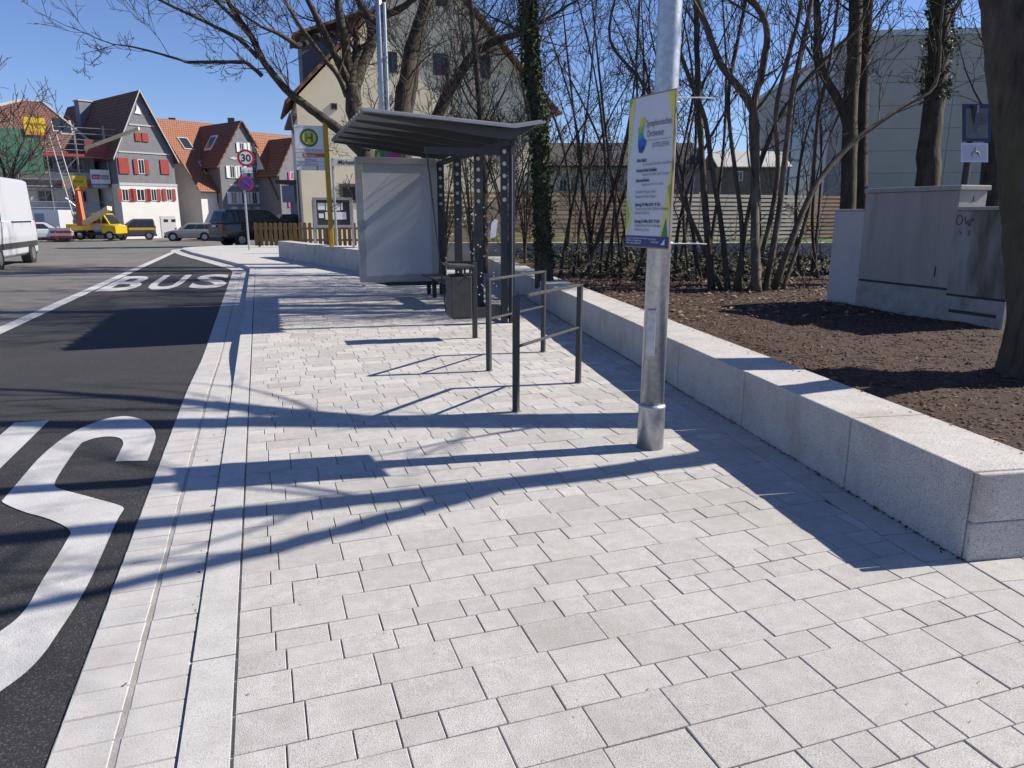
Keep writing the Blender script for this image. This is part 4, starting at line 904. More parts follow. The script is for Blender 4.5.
for i in range(18):
    x = rng.uniform(-.7,-.37); y = rng.uniform(1.5,9); leaf(dm, (x, y, zr(y)+.018), rng.uniform(.006,.012), rng, .2)
tag(dm.build('dead_leaves', M_dead, recalc=False), 'dry brown dead leaves lying among the shrubs', 'leaves', kind='stuff')
# ================================================================== background on the right
FX = Vector((rt.x, rt.y, 0)); FY = Vector((-rt.y, rt.x, 0))
def fr(O, th):
    c, s = math.cos(R(th)), math.sin(R(th)); u = FX*c+FY*s; w_ = -FX*s+FY*c
    return Matrix(((u.x,w_.x,0,O.x),(u.y,w_.y,0,O.y),(0,0,1,O.z),(0,0,0,1)))
class Fr:
    def __init__(s, O, th): s.T = fr(O, th); s.I = s.T.inverted(); s.O = O; s.u = s.T.to_3x3() @ Vector((1,0,0)); s.w = s.T.to_3x3() @ Vector((0,1,0))
    def on(s, x, y, w_=0): return s.I @ onpl(x, y, s.T @ Vector((0,w_,0)), s.w)
    def onu(s, x, y, u_=0): return s.I @ onpl(x, y, s.T @ Vector((u_,0,0)), s.u)
    def g(s, u, w_, z): return s.T @ Vector((u, w_, z))
def ground_at(x, dep, z): q = atZ(x, 240, dep); return Vector((q.x, q.y, z))
terr = MB(); A = ground_at(415,22.4,0); B = ground_at(1500,22.4,0); C_ = ground_at(1500,120,0); D = ground_at(560,120,0)
terr.poly([(p.x,p.y,.58) for p in (A,B,C_,D)]); tag(terr.build('lawn', M_grass), kind='structure')
lw2 = thing('retaining_wall', 'low pale concrete retaining wall behind the thicket', 'wall', ground_at(680,22,.3))
M_conc = mat('pale concrete', (.42,.41,.39), .9, c2=(.33,.32,.30), scale=2.5, stain=(.22,.20,.17), stscale=1.5, bump=.2, bscale=60)
f_ = Fr(ground_at(425,22,0), 0)
for k in range(10): boxpart('wall_section', M_conc, lw2, (k*2.4+.01, k*2.4+2.39, 0, .3, .25, .80), f_.T, bevel=.01)
sfn = thing('slat_fence', 'tall horizontal slat wooden privacy fence behind the retaining wall', 'fence', ground_at(690,30,.58))
f_ = Fr(ground_at(432,25.2,0), 22); M_slat = mat('weathered slat', (.36,.225,.14), .85, c2=(.26,.16,.10), scale=3, isl=.3, stretch=(.3,.3,1)); M_slatl = mat('pale slat', (.52,.44,.38), .85, c2=(.42,.35,.30), scale=3, isl=.2, stretch=(.3,.3,1))
for k in range(11):
    u0 = k*1.85
    boxpart('fence_post', M_slat, sfn, (u0-.05,u0+.05,.03,.13,.55,2.5), f_.T)
    for j in range(11):
        boxpart('slat', M_slatl if k in (5,6,7,8) else M_slat, sfn, (u0+.02,u0+1.83,0,.025,.66+j*.165,.66+j*.165+.105), f_.T)
# low white house behind the slat fence
M_cream = mat('cream render', (.52,.48,.38), .9, c2=(.46,.42,.33), scale=1.0, bump=.1, bscale=40)
M_whiter = mat('white render', (.66,.65,.62), .9, c2=(.60,.59,.56), scale=1.2, bump=.08, bscale=40)
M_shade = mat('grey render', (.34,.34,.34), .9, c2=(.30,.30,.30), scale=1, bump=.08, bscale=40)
T_br = tilemat('brown tiles', (.22,.10,.06), (.17,.075,.046), 1); T_or = tilemat('orange tiles', (.36,.15,.08), (.30,.12,.065), 1); T_rd = tilemat('red brown tiles', (.26,.115,.068), (.21,.09,.054), 1); T_pk = tilemat('weathered red tiles', (.21,.10,.075), (.17,.08,.06), 1); T_gr = tilemat('dark grey tiles', (.07,.065,.065), (.05,.048,.048), 1)
def wnd(parent, f, x0, x1, y0, y1, w_=0, shut=None, sides='LR', fmat=None, closed=False, px=True):
    if px: a = f.on(x0, y1, w_); b = f.on(x1, y0, w_); u0, u1, z0, z1 = a.x, b.x, min(a.z, b.z), max(a.z, b.z)
    else: u0, u1, z0, z1 = x0, x1, y0, y1
    if closed:
        return boxpart('shutter', shut, parent, (u0,u1,w_-.09,w_-.03,z0,z1), f.T)
    W_ = u1-u0; fm = fmat or M_whiter; t = max(.05, .09*W_)
    fo = part('window', fm, parent, lambda m: (m.box(u0,u1,w_-.06,w_+.02,z0,z0+t), m.box(u0,u1,w_-.06,w_+.02,z1-t,z1), m.box(u0,u0+t,w_-.06,w_+.02,z0+t,z1-t), m.box(u1-t,u1,w_-.06,w_+.02,z0+t,z1-t), m.box((u0+u1)/2-t*.35,(u0+u1)/2+t*.35,w_-.05,w_+.01,z0+t,z1-t)), f.T)
    part('pane', M_glass, fo, lambda m: m.box(u0+t,u1-t,w_-.03,w_-.01,z0+t,z1-t), f.T)
    if shut:
        sw = W_*.62
        if 'L' in sides: boxpart('shutter', shut, parent, (u0-sw-.04,u0-.04,w_-.1,w_-.05,z0,z1), f.T)
        if 'R' in sides: boxpart('shutter', shut, parent, (u1+.04,u1+sw+.04,w_-.1,w_-.05,z0,z1), f.T)
f_ = Fr(ground_at(548,44,.5), 0)
h = thing('low_house', 'low cream house with dark roof seen behind the thicket', 'house', f_.O)
e = f_.on(600,167).z; boxpart('wall', M_cream, h, (0,9,0,7,0,e), f_.T); rz_ = f_.on(600,150).z
slope('roof', T_gr, h, f_.g(-.4,-.4,e-.05), f_.g(9.4,-.4,e-.05), f_.g(9.4,3.5,rz_+.6), f_.g(-.4,3.5,rz_+.6))
slope('roof', T_gr, h, f_.g(9.4,7.4,e-.05), f_.g(-.4,7.4,e-.05), f_.g(-.4,3.5,rz_+.6), f_.g(9.4,3.5,rz_+.6))
for a in ((559,567,179,192),(570,578,179,192),(612,620,178,192)): wnd(h, f_, *a)
f_ = Fr(ground_at(676,40,.5), 0)
h = thing('garden_house', 'small pinkish rendered annex beside the grey building', 'house', f_.O)
M_pinkr = mat('pink render', (.42,.30,.28), .9, c2=(.37,.26,.24), scale=1)
e = f_.on(700,168).z; boxpart('wall', M_pinkr, h, (0,2.6,0,4,0,e), f_.T); boxpart('roof_slab', M_shade, h, (-.2,2.8,-.2,4.2,e,e+.18), f_.T); wnd(h, f_, 680, 686, 186, 196)
f_ = Fr(ground_at(716,33,.5), 0)
h = thing('garden_shed', 'small garden shed with pale pitched roof in front of the grey building', 'shed', f_.O)
e = f_.on(740,167).z; pk_ = f_.on(740,150).z
boxpart('wall', mat('shed boards', (.20,.16,.13), .85, c2=(.14,.11,.09), scale=3), h, (0,2.9,0,2.6,0,e), f_.T)
M_shroof = mat('pale felt roof', (.45,.44,.42), .9, c2=(.38,.37,.35), scale=2)
slope('roof', M_shroof, h, f_.g(-.2,-.25,e-.05), f_.g(3.1,-.25,e-.05), f_.g(3.1,1.3,pk_), f_.g(-.2,1.3,pk_), .06); slope('roof', M_shroof, h, f_.g(3.1,2.85,e-.05), f_.g(-.2,2.85,e-.05), f_.g(-.2,1.3,pk_), f_.g(3.1,1.3,pk_), .06); wnd(h, f_, 735, 743, 171, 181)
# modern grey building
dirU = None
c0 = ground_at(838,36,.5); zt_ = atZ(838,42,36).z-.75
a_ = math.degrees(math.atan((583-512)/(F/math.cos(PITCH))))
f_ = Fr(c0, -a_)                                   # u to the right, w away along the side wall
h = thing('modern_building', 'large grey panelled modern building behind the bare trees', 'building', c0)
M_panel = mat('grey cladding panel', (.42,.375,.33), .6, c2=(.37,.33,.29), scale=.8, isl=.05); M_panell = mat('light cladding', (.55,.55,.55), .6)
boxpart('core_wall', M_panel, h, (.05,18,.05,22,0,zt_-.1), f_.T)
for j in range(9):
    for k in range(4):
        boxpart('side_panel', M_panel, h, (-.0,.05,.02+k*5.5,5.48+k*5.5,.008+j*(zt_/9),(j+1)*zt_/9-.008), f_.T)
for j in range(9):
    for k in range(4):
        u0 = .05+k*4.5; boxpart('front_panel', M_panel, h, (u0,u0+4.48,-.05,0.05,.008+j*(zt_/9),(j+1)*zt_/9-.008), f_.T)
boxpart('roof_edge', M_panell, h, (-.1,18.1,-.12,22.1,zt_,zt_+.25), f_.T); wn0, wn1 = f_.onu(829,150).y, f_.onu(791,150).y; boxpart('corner_pilaster', M_panell, h, (-.12,.0,wn1,wn1+.5,0,zt_-.02), f_.T)
gz = zt_*.88
for j in range(5):
    for k in range(3):
        u0 = wn0+k*(wn1-wn0)/3; ud = (wn1-wn0)/3; gw_ = part('window', M_panell, h, lambda m: (m.box(-.1,-.01,u0,u0+.07,j*gz/5,(j+1)*gz/5), m.box(-.1,-.01,u0+.07,u0+ud,j*gz/5,j*gz/5+.09)), f_.T)
        part('pane', M_glass, gw_, lambda m: m.box(-.05,-.03,u0+.07,u0+ud,j*gz/5+.09,(j+1)*gz/5), f_.T)
boxpart('fascia', M_panell, h, (-.06,-.005,wn0,wn1,gz,zt_-.02), f_.T)
# ================================================================== pale gabled house behind the shelter
D6 = 40.0; O6 = ground_at(305,D6,0); f_ = Fr(O6, 19)
h = thing('gabled_house', 'tall pale beige gabled house behind the bus shelter', 'house', O6)
el, er, ap = f_.on(305,92), f_.on(550,85), f_.on(437,-42)
W6 = er.x; ez = el.z-.3; az = ap.z; ua = W6/2
M_beige = mat('beige render', (.80,.70,.50), .9, c2=(.74,.64,.45), scale=.7, bump=.12, bscale=40, stain=(.64,.56,.41), stscale=.5)
part('wall', M_beige, h, lambda m: m.prism([(0,0,0),(W6,0,0),(W6,0,ez),(ua,0,az),(0,0,ez)],(0,7,0)), f_.T)
ov = .5; k_ = (az-ez)/ua
slope('roof', T_rd, h, f_.g(-ov,7.3,ez-ov*k_*.62), f_.g(-ov,-.5,ez-ov*k_*.62), f_.g(ua,-.5,az+.1), f_.g(ua,7.3,az+.1), .13)
slope('roof', T_rd, h, f_.g(W6+ov,-.5,ez-ov*k_*.62), f_.g(W6+ov,7.3,ez-ov*k_*.62), f_.g(ua,7.3,az+.1), f_.g(ua,-.5,az+.1), .13)
M_soff = mat('dark eaves board', (.10,.085,.075), .8)
boxpart('eaves_board', M_soff, h, (-ov+.1,-.02,-.3,7,ez-.95,ez-.80), f_.T)
part('gutter_pipe', M_dark, h, lambda m: m.tube([f_.g(-ov+.15,-.25,ez-.9), f_.g(-ov+.2,-.25,ez-1.5), f_.g(-.15,-.15,ez-2.0), f_.g(-.15,-.15,.1)], .07, 8))
for a in ((388,397,52,73),(433,448,54,75),(478,490,56,78)): wnd(h, f_, *a, fmat=M_soff)
wnd(h, f_, 436, 446, -8, 6, fmat=M_soff); wnd(h, f_, 331, 337, 103.5, 109.5, fmat=M_soff); wnd(h, f_, 340, 372, 184, 203, fmat=M_soff)
dz_ = f_.onu(330,55,2.2)
boxpart('dormer', mat('slate dormer cheek', (.10,.10,.115), .7), h, (.6,2.6,2.5,5.5,ez+.3,ez+3.6), f_.T); slope('dormer_roof', T_rd, h, f_.g(.2,5.8,ez+3.5), f_.g(.2,2.2,ez+3.5), f_.g(4.2,2.2,ez+5.0), f_.g(4.2,5.8,ez+5.0), .15)
f_ = Fr(ground_at(287,45,-.05), 0)
h = thing('porch_building', 'narrow grey annex with flat canopy beside the beige house', 'building', f_.O)
e = f_.on(290,184).z; boxpart('wall', M_shade, h, (.35,1.05,0,3,0,e), f_.T); boxpart('canopy_roof', M_dark, h, (-.3,1.2,-.5,3.2,e,e+.22), f_.T); boxpart('grey_panel', mat('steel blue panel', (.22,.24,.29), .6), h, (0,.75,-.35,-.3,e-1.1,e-.1), f_.T)
# ================================================================== old houses across the street
M_slate = mat('slate shingles', (.17,.175,.19), .7, c2=(.135,.14,.155), scale=2.5, bump=.4, bscale=14)
M_trim = mat('pale trim', (.42,.42,.42), .8); M_redsh = mat('red shutter', (.30,.035,.025), .7, c2=(.25,.03,.022), scale=3); M_whsh = mat('white shutter', (.62,.63,.65), .7); M_pinksh = mat('pink shutter', (.62,.06,.22), .7)
def gable(parent, f, W, ez, az, dp, wall, roof, u0=0, w0=0, ov=.35, trim=True, back=None):
    ua = u0+W/2
    part('wall', wall, parent, lambda m: m.prism([(u0,w0,-.1),(u0+W,w0,-.1),(u0+W,w0,ez),(ua,w0,az),(u0,w0,ez)],(0,dp,0)), f.T)
    k = (az-ez)/(W/2); d = dp if back is None else back
    slope('roof', roof, parent, f.g(u0-ov,w0+d,ez-ov*k), f.g(u0-ov,w0-.3,ez-ov*k), f.g(ua,w0-.3,az+.06), f.g(ua,w0+d,az+.06))
    slope('roof', roof, parent, f.g(u0+W+ov,w0-.3,ez-ov*k), f.g(u0+W+ov,w0+d,ez-ov*k), f.g(ua,w0+d,az+.06), f.g(ua,w0-.3,az+.06))
    if trim: part('verge_board', M_trim, parent, lambda m: (m.prism([(u0-ov,w0-.38,ez-ov*k-.02),(ua,w0-.38,az+.02),(ua,w0-.38,az+.22),(u0-ov,w0-.38,ez-ov*k+.2)],(0,.06,0)), m.prism([(u0+W+ov,w0-.38,ez-ov*k-.02),(ua,w0-.38,az+.02),(ua,w0-.38,az+.22),(u0+W+ov,w0-.38,ez-ov*k+.2)],(0,.06,0))), f.T)
# house with red shutters
O1 = ground_at(181.5,70,-.56); f_ = Fr(O1, 50)
h = thing('slate_gable_house', 'slate clad gable house with red shutters and white ground floor', 'house', O1)
ap = f_.on(138,92); e = f_.on(180,156).z; W1 = -2*ap.x; L1 = -f_.onu(67,97,ap.x).y
gable(h, f_, W1, e, ap.z, max(8, abs(L1)), M_slate, T_br, u0=-W1)
zw = f_.on(160,185).z; boxpart('ground_floor', M_whiter, h, (-W1-.02,.03,-.12,max(8,abs(L1)),0,zw), f_.T); boxpart('trim_band', M_trim, h, (-W1-.02,.06,-.16,-.12,zw-.12,zw+.12), f_.T)
for y in (127,154): 
    z = f_.on(160,y).z; ww = W1/2*(1-max(0,(z-e))/(ap.z-e)); boxpart('trim_band', M_trim, h, (-W1/2-ww+.25,-W1/2+ww-.25,-.06,-.005,z-.06,z+.06), f_.T)
for a in ((135.4,140.2,133,141),(142.3,147.5,133.3,141.5),(119.4,127.7,158,173.5),(161,168,160,174)): wnd(h, f_, *a, shut=M_redsh, closed=True)
wnd(h, f_, 138.8, 143.5, 159.6, 174, shut=M_redsh)
for a in ((122.5,127.8,189,201),(137,144,189,201),(151.5,155.8,189,201),(166.8,171,189,200.5)): wnd(h, f_, *a, w_=-.12, shut=M_redsh)
a, b = f_.on(161.5,231,-.12), f_.on(175,216,-.12); gd = boxpart('garage_door', M_trim, h, (a.x,b.x,-.16,-.12,-.05,b.z), f_.T)
for k in range(2): boxpart('pane', M_glass, gd, (a.x+.3+k*(b.x-a.x)/2,a.x+.3+k*(b.x-a.x)/2+(b.x-a.x)*.28,-.18,-.16,b.z-.55,b.z-.3), f_.T)
dsp = f_.on(137,110); part('gable_ornament', M_sign, h, lambda m: m.prism([(dsp.x-.28,-.08,dsp.z-.3),(dsp.x+.3,-.08,dsp.z-.35),(dsp.x+.22,-.08,dsp.z+.1),(dsp.x,-.08,dsp.z+.45),(dsp.x-.1,-.08,dsp.z)],(0,.06,0)), f_.T)
kk = (ap.z-e)/(W1/2); q = onpl(85.5,122, f_.g(-W1,0,e), Vector(f_.T.to_3x3() @ Vector((-kk,0,1))).normalized()); cf = Fr(Vector((q.x,q.y,0)), 50); za = q.z; zb2 = za + 19*(q-CAM).dot(fw)/F
chm = boxpart('chimney', mat('slate chimney', (.16,.18,.21), .7, c2=(.13,.145,.17), scale=3), h, (-.6,.6,-.5,.6,za-1.5,zb2), cf.T); boxpart('chimney_cap', M_trim, chm, (-.68,.68,-.58,.68,zb2,zb2+.12), cf.T)
# long orange roofed house with cross gable
O2 = ground_at(205,74,-.56); f_ = Fr(O2, 50)
h = thing('orange_roof_house', 'white house with orange tiled roof and slate cross gable with white shutters', 'house', O2)
e = f_.on(205,188).z; rr = f_.onu(156,119,0); dr = max(4.5, rr.y); zr_ = rr.z; U = f_.on(279,190).x+1
part('wall', M_whiter, h, lambda m: m.prism([(0,0,-.1),(0,0,e),(0,dr,zr_),(0,2*dr,e),(0,2*dr,-.1)],(U,0,0)), f_.T)
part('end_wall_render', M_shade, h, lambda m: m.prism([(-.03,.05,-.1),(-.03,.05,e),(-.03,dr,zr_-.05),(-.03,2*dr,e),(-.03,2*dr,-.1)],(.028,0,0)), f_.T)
k_ = (zr_-e)/dr
slope('roof', T_or, h, f_.g(-.3,-.5,e-.5*k_), f_.g(U,-.5,e-.5*k_), f_.g(U,dr,zr_), f_.g(-.3,dr,zr_)); slope('roof', T_or, h, f_.g(U,2*dr+.5,e-.5*k_), f_.g(-.3,2*dr+.5,e-.5*k_), f_.g(-.3,dr,zr_), f_.g(U,dr,zr_))
g0_, g1_ = f_.on(222.5,200,-.9).x, f_.on(269.5,200,-.9).x; ga = f_.on(245,122.5,-.9).z; ge = f_.on(222,163,-.9).z
gable(h, f_, g1_-g0_, ge, ga, dr+.9, M_slate, T_rd, u0=g0_, w0=-.9, back=dr+.7, trim=False)
for a in ((239.5,243,143,152),(250,252.6,143,152)): wnd(h, f_, *a, w_=-.9, shut=M_whsh)
for a in ((230,234,166,178),(239.8,243,166,178),(253,256,166,178),(261.5,264.5,166,178),(231.5,236,192,204),(242,246,192,204),(252.5,256.5,192,204),(262,266,192,204)): wnd(h, f_, *a, w_=-.9, shut=M_whsh)
for y in (159,185.5,208):
    z = f_.on(246,y,-.9).z
    for x in (234,246,258):
        if y < 160 and x == 246: pass
        q = f_.on(x,y,-.9); part('gable_ornament', M_trim, h, lambda m: m.prism([(q.x-.55,-.94,z),(q.x,-.94,z-.16),(q.x+.55,-.94,z),(q.x,-.94,z+.16)],(0,.035,0)), f_.T)
for a in ((217,221,192,204),(274.5,277,193,203)): wnd(h, f_, *a, shut=M_whsh)
for x, y in ((185.5,145),(206.5,169)):                                     # roof windows
    q = onpl(x, y, f_.g(0,0,e), Vector(f_.T.to_3x3() @ Vector((0,-k_,1))).normalized()); n_ = Vector(f_.T.to_3x3() @ Vector((0,-k_,1))).normalized(); sd_ = Vector(f_.T.to_3x3() @ Vector((0,1,k_))).normalized()
    rw = part('roof_window', M_trim, h, lambda m: m.obox(q+n_*.15, f_.u*.55, sd_*.95, n_*.08)); part('pane', M_glass, rw, lambda m: m.obox(q+n_*.235, f_.u*.45, sd_*.82, n_*.01))
q = f_.g(g0_+.2, 2.2, 0); cgk = (ga-ge)/((g1_-g0_)/2)
nn = Vector(f_.T.to_3x3() @ Vector((-cgk,0,1))).normalized(); q = onpl(212.5,144, f_.g(g0_,0,ge), nn); s2 = Vector(f_.T.to_3x3() @ Vector((1,0,cgk))).normalized()
rw = part('roof_window', M_sign, h, lambda m: m.obox(q+nn*.15, f_.w*.7, s2*.9, nn*.08)); part('pane', M_glass, rw, lambda m: m.obox(q+nn*.235, f_.w*.5, s2*.7, nn*.01))
for x in (172,231):
    q = atZ(x,119,80); boxpart('chimney', M_dark, h, (q.x-.35,q.x+.35,q.y-.3,q.y+.3,q.z-1.8,q.z+.1))
# next house with pink shutters
O4 = ground_at(279,76,-.56); f_ = Fr(O4, 50)
h = thing('pink_shutter_house', 'slate house with pink shutters and red tiled roofs beyond the signs', 'house', O4)
e = f_.on(279,192).z; rr = f_.onu(250,132,0); dr = max(4, rr.y); zr_ = f_.onu(262,131,0).z; U = 12
part('wall', M_whiter, h, lambda m: m.prism([(0,0,-.1),(0,0,e),(0,dr,zr_),(0,2*dr,e),(0,2*dr,-.1)],(U,0,0)), f_.T); k_ = (zr_-e)/dr
slope('roof', T_or, h, f_.g(-.2,-.5,e-.5*k_), f_.g(U,-.5,e-.5*k_), f_.g(U,dr,zr_), f_.g(-.2,dr,zr_)); slope('roof', T_or, h, f_.g(U,2*dr+.5,e-.5*k_), f_.g(-.2,2*dr+.5,e-.5*k_), f_.g(-.2,dr,zr_), f_.g(U,dr,zr_))
g0_, g1_ = f_.on(281,200,-.9).x, f_.on(312,200,-.9).x; ga = f_.on(295,139,-.9).z; ge = f_.on(281,171,-.9).z
gable(h, f_, g1_-g0_, ge, ga, dr+.5, M_slate, T_rd, u0=g0_, w0=-.9, trim=False)
for a in ((290.5,293,172,180),(297,300,172,180),(290.5,293,198,207),(297,300,198,207)): wnd(h, f_, *a, w_=-.9, shut=M_pinksh)
# house under scaffold
O0 = ground_at(104,68,-.5); f_ = Fr(O0, 34)
h = thing('scaffolded_house', 'hip roofed house under repair behind the scaffolding', 'house', O0)
e = f_.on(104,153).z; za = f_.onu(43,104,-5).z; W0 = 17; M_dirty = mat('unfinished render', (.34,.34,.34), .9, c2=(.18,.18,.19), scale=.8, stain=(.12,.12,.13), stscale=.6)
boxpart('upper_wall', M_dirty, h, (-W0,0,0,11,-.1,e), f_.T); zg = f_.on(60,188).z; boxpart('ground_floor', M_whiter, h, (-W0-.02,.02,-.1,11,-.05,zg), f_.T)
zc = f_.on(60,176).z; boxpart('white_band', M_whiter, h, (-W0,.01,-.08,0,zc-.35,zc+.35), f_.T)
ux = f_.on(43,104,5.5).x; zt2 = f_.on(43,104,5.5).z; ul = ux-1.8
slope('roof', T_pk, h, f_.g(-W0-.6,-.7,e-.3), f_.g(.9,-.7,e-.3), f_.g(ux,5.5,zt2), f_.g(ul,5.5,zt2))
part('roof_hip', T_pk, h, lambda m: (m.add([f_.g(.9,-.7,e-.3), f_.g(.9,11.7,e-.3), f_.g(ux,5.5,zt2)],[(0,1,2)]), m.add([f_.g(-W0-.6,-.7,e-.3), f_.g(-W0-.6,11.7,e-.3), f_.g(ul,5.5,zt2)],[(0,1,2)]), m.add([f_.g(.9,11.7,e-.3), f_.g(-W0-.6,11.7,e-.3), f_.g(ul,5.5,zt2), f_.g(ux,5.5,zt2)],[(0,1,2,3)])))
part('hip_ridge', mat('ridge mortar', (.42,.38,.33), .9), h, lambda m: m.tube([f_.g(.9,-.7,e-.12), f_.g(ux,5.5,zt2+.15), f_.g(ul,5.5,zt2+.15), f_.g(-W0-.6,-.7,e-.12)], .13, 6))
nr = Vector(f_.T.to_3x3() @ Vector((0,-(zt2-e)/6.2,1))).normalized(); sr = Vector(f_.T.to_3x3() @ Vector((0,1,(zt2-e)/6.2))).normalized()
for x, y in ((58,126),(66,129)):
    q = onpl(x, y, f_.g(0,-.7,e-.2), nr); rw = part('roof_window', M_trim, h, lambda m: m.obox(q+nr*.12, f_.u*.5, sr*1.2, nr*.07)); part('pane', M_glass, rw, lambda m: m.obox(q+nr*.2, f_.u*.4, sr*1.05, nr*.01))
for k in range(7): wnd(h, f_, -1.9-k*2.3, -.9-k*2.3, f_.on(60,170).z, f_.on(60,157).z, fmat=M_trim, px=False)
for k in range(6): wnd(h, f_, -2.2-k*2.6, -.9-k*2.6, f_.on(60,203).z, f_.on(60,190).z, w_=-.1, fmat=M_trim, px=False)
zsf = f_.on(60,218).z; boxpart('shop_front', M_plast, h, (-9,-.6,-.14,-.1,.2,zsf), f_.T)
for k in range(4): boxpart('pillar', M_whiter, h, (-9.1+k*2.8,-8.7+k*2.8,-.2,-.14,0,zsf), f_.T)
M_tube = mat('scaffold tube', (.42,.43,.44), .45, .7); M_deck = mat('scaffold deck', (.42,.37,.29), .85, c2=(.34,.30,.24), scale=2); M_toe = mat('red toe board', (.36,.05,.06), .7); M_net = mat('green netting', (.05,.17,.11), .9, c2=(.09,.22,.16), scale=2, alpha=.82)
sf = thing('scaffold', 'steel scaffolding with decks and red boards wrapped round the hip roofed house', 'scaffold', f_.g(-5,-1.3,0))
lv = [f_.on(60,y,-1.6).z for y in (214,186,156,128)]
for k in range(9):
    u = 3.2-k*2.3
    for w_ in (-1.8,-.8): part('standard', M_tube, sf, lambda m: m.cyl((u,w_,-.1),(u,w_,lv[3]+.4),.035,n=6), f_.T)
for j, z in enumerate(lv[:3]):
    for k in range(8):
        u = 3.2-k*2.3; boxpart('deck', M_deck, sf, (u-2.28,u-.02,-1.78,-.82,z-.06,z), f_.T)
    boxpart('toe_board', M_toe if j else M_deck, sf, (-10 if j == 2 else -3.5,3.2,-1.84,-1.80,z,z+.22), f_.T)
    for dz in (.55,1.05): part('guard_rail', M_tube, sf, lambda m: m.cyl((-17,-1.8,z+dz),(3.2,-1.8,z+dz),.03,n=6), f_.T)
for dz in (-.9,-.4,.1): part('guard_rail', M_tube, sf, lambda m: m.cyl((-17,-1.8,lv[3]+dz),(3.2,-1.8,lv[3]+dz),.03,n=6), f_.T)
for k in (0,2,4,6):
    u = 3.2-k*2.3; part('brace', M_tube, sf, lambda m: m.cyl((u,-1.82,lv[0]),(u-2.3,-1.82,lv[1]),.028,n=6), f_.T); part('brace', M_tube, sf, lambda m: m.cyl((u-2.3,-1.82,lv[1]),(u,-1.82,lv[2]),.028,n=6), f_.T)
for u0, u1, y0, y1 in ((-17,f_.on(42,150,-1.9).x,174,131),(-3.2,.3,156,140)):
    if u0 < -5: boxpart('safety_net', M_net, sf, (u0,u1,-1.9,-1.88,f_.on(60,y0,-1.9).z,f_.on(60,y1,-1.9).z), f_.T)
M_rednet = mat('red netting', (.34,.10,.10), .9, alpha=.55)
a, b = f_.on(86,156,-1.86), f_.on(130,142,-1.86); boxpart('red_net', M_rednet, sf, (a.x,b.x,-1.88,-1.86,a.z,b.z), f_.T)
M_bany = mat('yellow banner', (.72,.50,.02), .7, c2=(.66,.42,.02), scale=1)
def banner(nm, label, x0, x1, y0, y1, mats, lines=(), w_=-1.98):
    a, b = f_.on(x0,y1,w_), f_.on(x1,y0,w_); t = thing(nm, label, 'banner', f_.g((a.x+b.x)/2,w_,a.z), None)
    boxpart('cloth', mats, t, (a.x,b.x,w_-.03,w_,a.z,b.z), f_.T)
    for s_, u, v, sz_, m_ in lines: text(s_, sz_, m_, t, f_.g(a.x+(b.x-a.x)*u, w_-.04, a.z+(b.z-a.z)*v), f_.u, (0,0,1), offset=.004)
    return t, a, b
t, a, b = banner('banner', 'yellow banner hung high on the scaffold', 25, 44.5, 118, 134.5, M_bany, [('Gerüstbau', .12, .55, .34, mat('banner print', (.18,.10,.03), .7))]); boxpart('orange_strip', mat('orange print', (.66,.22,.03), .7), t, (a.x,b.x,-2.02,-2.012,a.z,a.z+.25), f_.T)
t, a, b = banner('banner', 'yellow banner hung low on the scaffold beside a brown board', 70, 86, 176, 190, M_bany, [('Gerüst', .15, .55, .32, MATS['banner print'])]); boxpart('orange_strip', MATS['orange print'], t, (a.x,b.x,-2.02,-2.012,a.z,a.z+.3), f_.T)
t, a, b = banner('company_sign', 'white sign with red and grey lettering on the scaffold', 91.5, 109, 170, 183.5, M_sign); q = (b.x-a.x); boxpart('red_field', M_red, t, (a.x+.06*q,a.x+.48*q,-2.03,-2.012,a.z+.38,a.z+.78), f_.T); boxpart('grey_field', M_grey, t, (a.x+.52*q,a.x+.94*q,-2.03,-2.012,a.z+.38,a.z+.74), f_.T)
text('BAU', .3, M_sign, t, f_.g(a.x+.12*q,-2.04,a.z+.47), f_.u, (0,0,1)); text('GmbH', .26, M_sign, t, f_.g(a.x+.55*q,-2.04,a.z+.47), f_.u, (0,0,1))
t, a, b = banner('company_sign', 'narrow grey lettered sign under the white sign on the scaffold', 92, 108.5, 184, 188.5, M_grey, [('HOLZBAU', .08, .25, .26, M_sign)])
a, b = f_.on(63,189,-2.05), f_.on(72,176,-2.05)
t = thing('brown_board', 'brown wooden board leaning on the scaffold beside the yellow banner', 'board', f_.g(a.x,-2.1,a.z)); boxpart('sheet', mat('brown sheet', (.22,.17,.12), .8), t, (a.x,b.x,-2.12,-2.07,a.z,b.z), f_.T); boxpart('frame_batten', mat('batten', (.30,.24,.16), .8), t, (a.x,a.x+.08,-2.17,-2.12,a.z,b.z), f_.T)
lad = thing('inclined_hoist', 'aluminium ladder hoist reaching up to the scaffold from the orange base', 'hoist', atZ(80,226,59))
p0, p1 = atZ(79,222,59), atZ(52,133,62); dv = (p1-p0).normalized(); sdv = dv.cross(Vector((0,1,0))).normalized()
for s_ in (-1,1): part('rail', M_tube, lad, lambda m: m.tube([p0+sdv*.28*s_, p1+sdv*.28*s_], .05, 6))
for k in range(22): part('rung', M_tube, lad, lambda m: m.cyl(p0.lerp(p1,(k+.5)/22)-sdv*.28, p0.lerp(p1,(k+.5)/22)+sdv*.28, .025, n=5))
part('base_frame', mat('orange machine paint', (.60,.13,.04), .6), lad, lambda m: m.prism([atZ(74.5,191,58.8),atZ(77.5,191,58.8),atZ(84,226,58.8),atZ(77,226,58.8)], FY*.4))
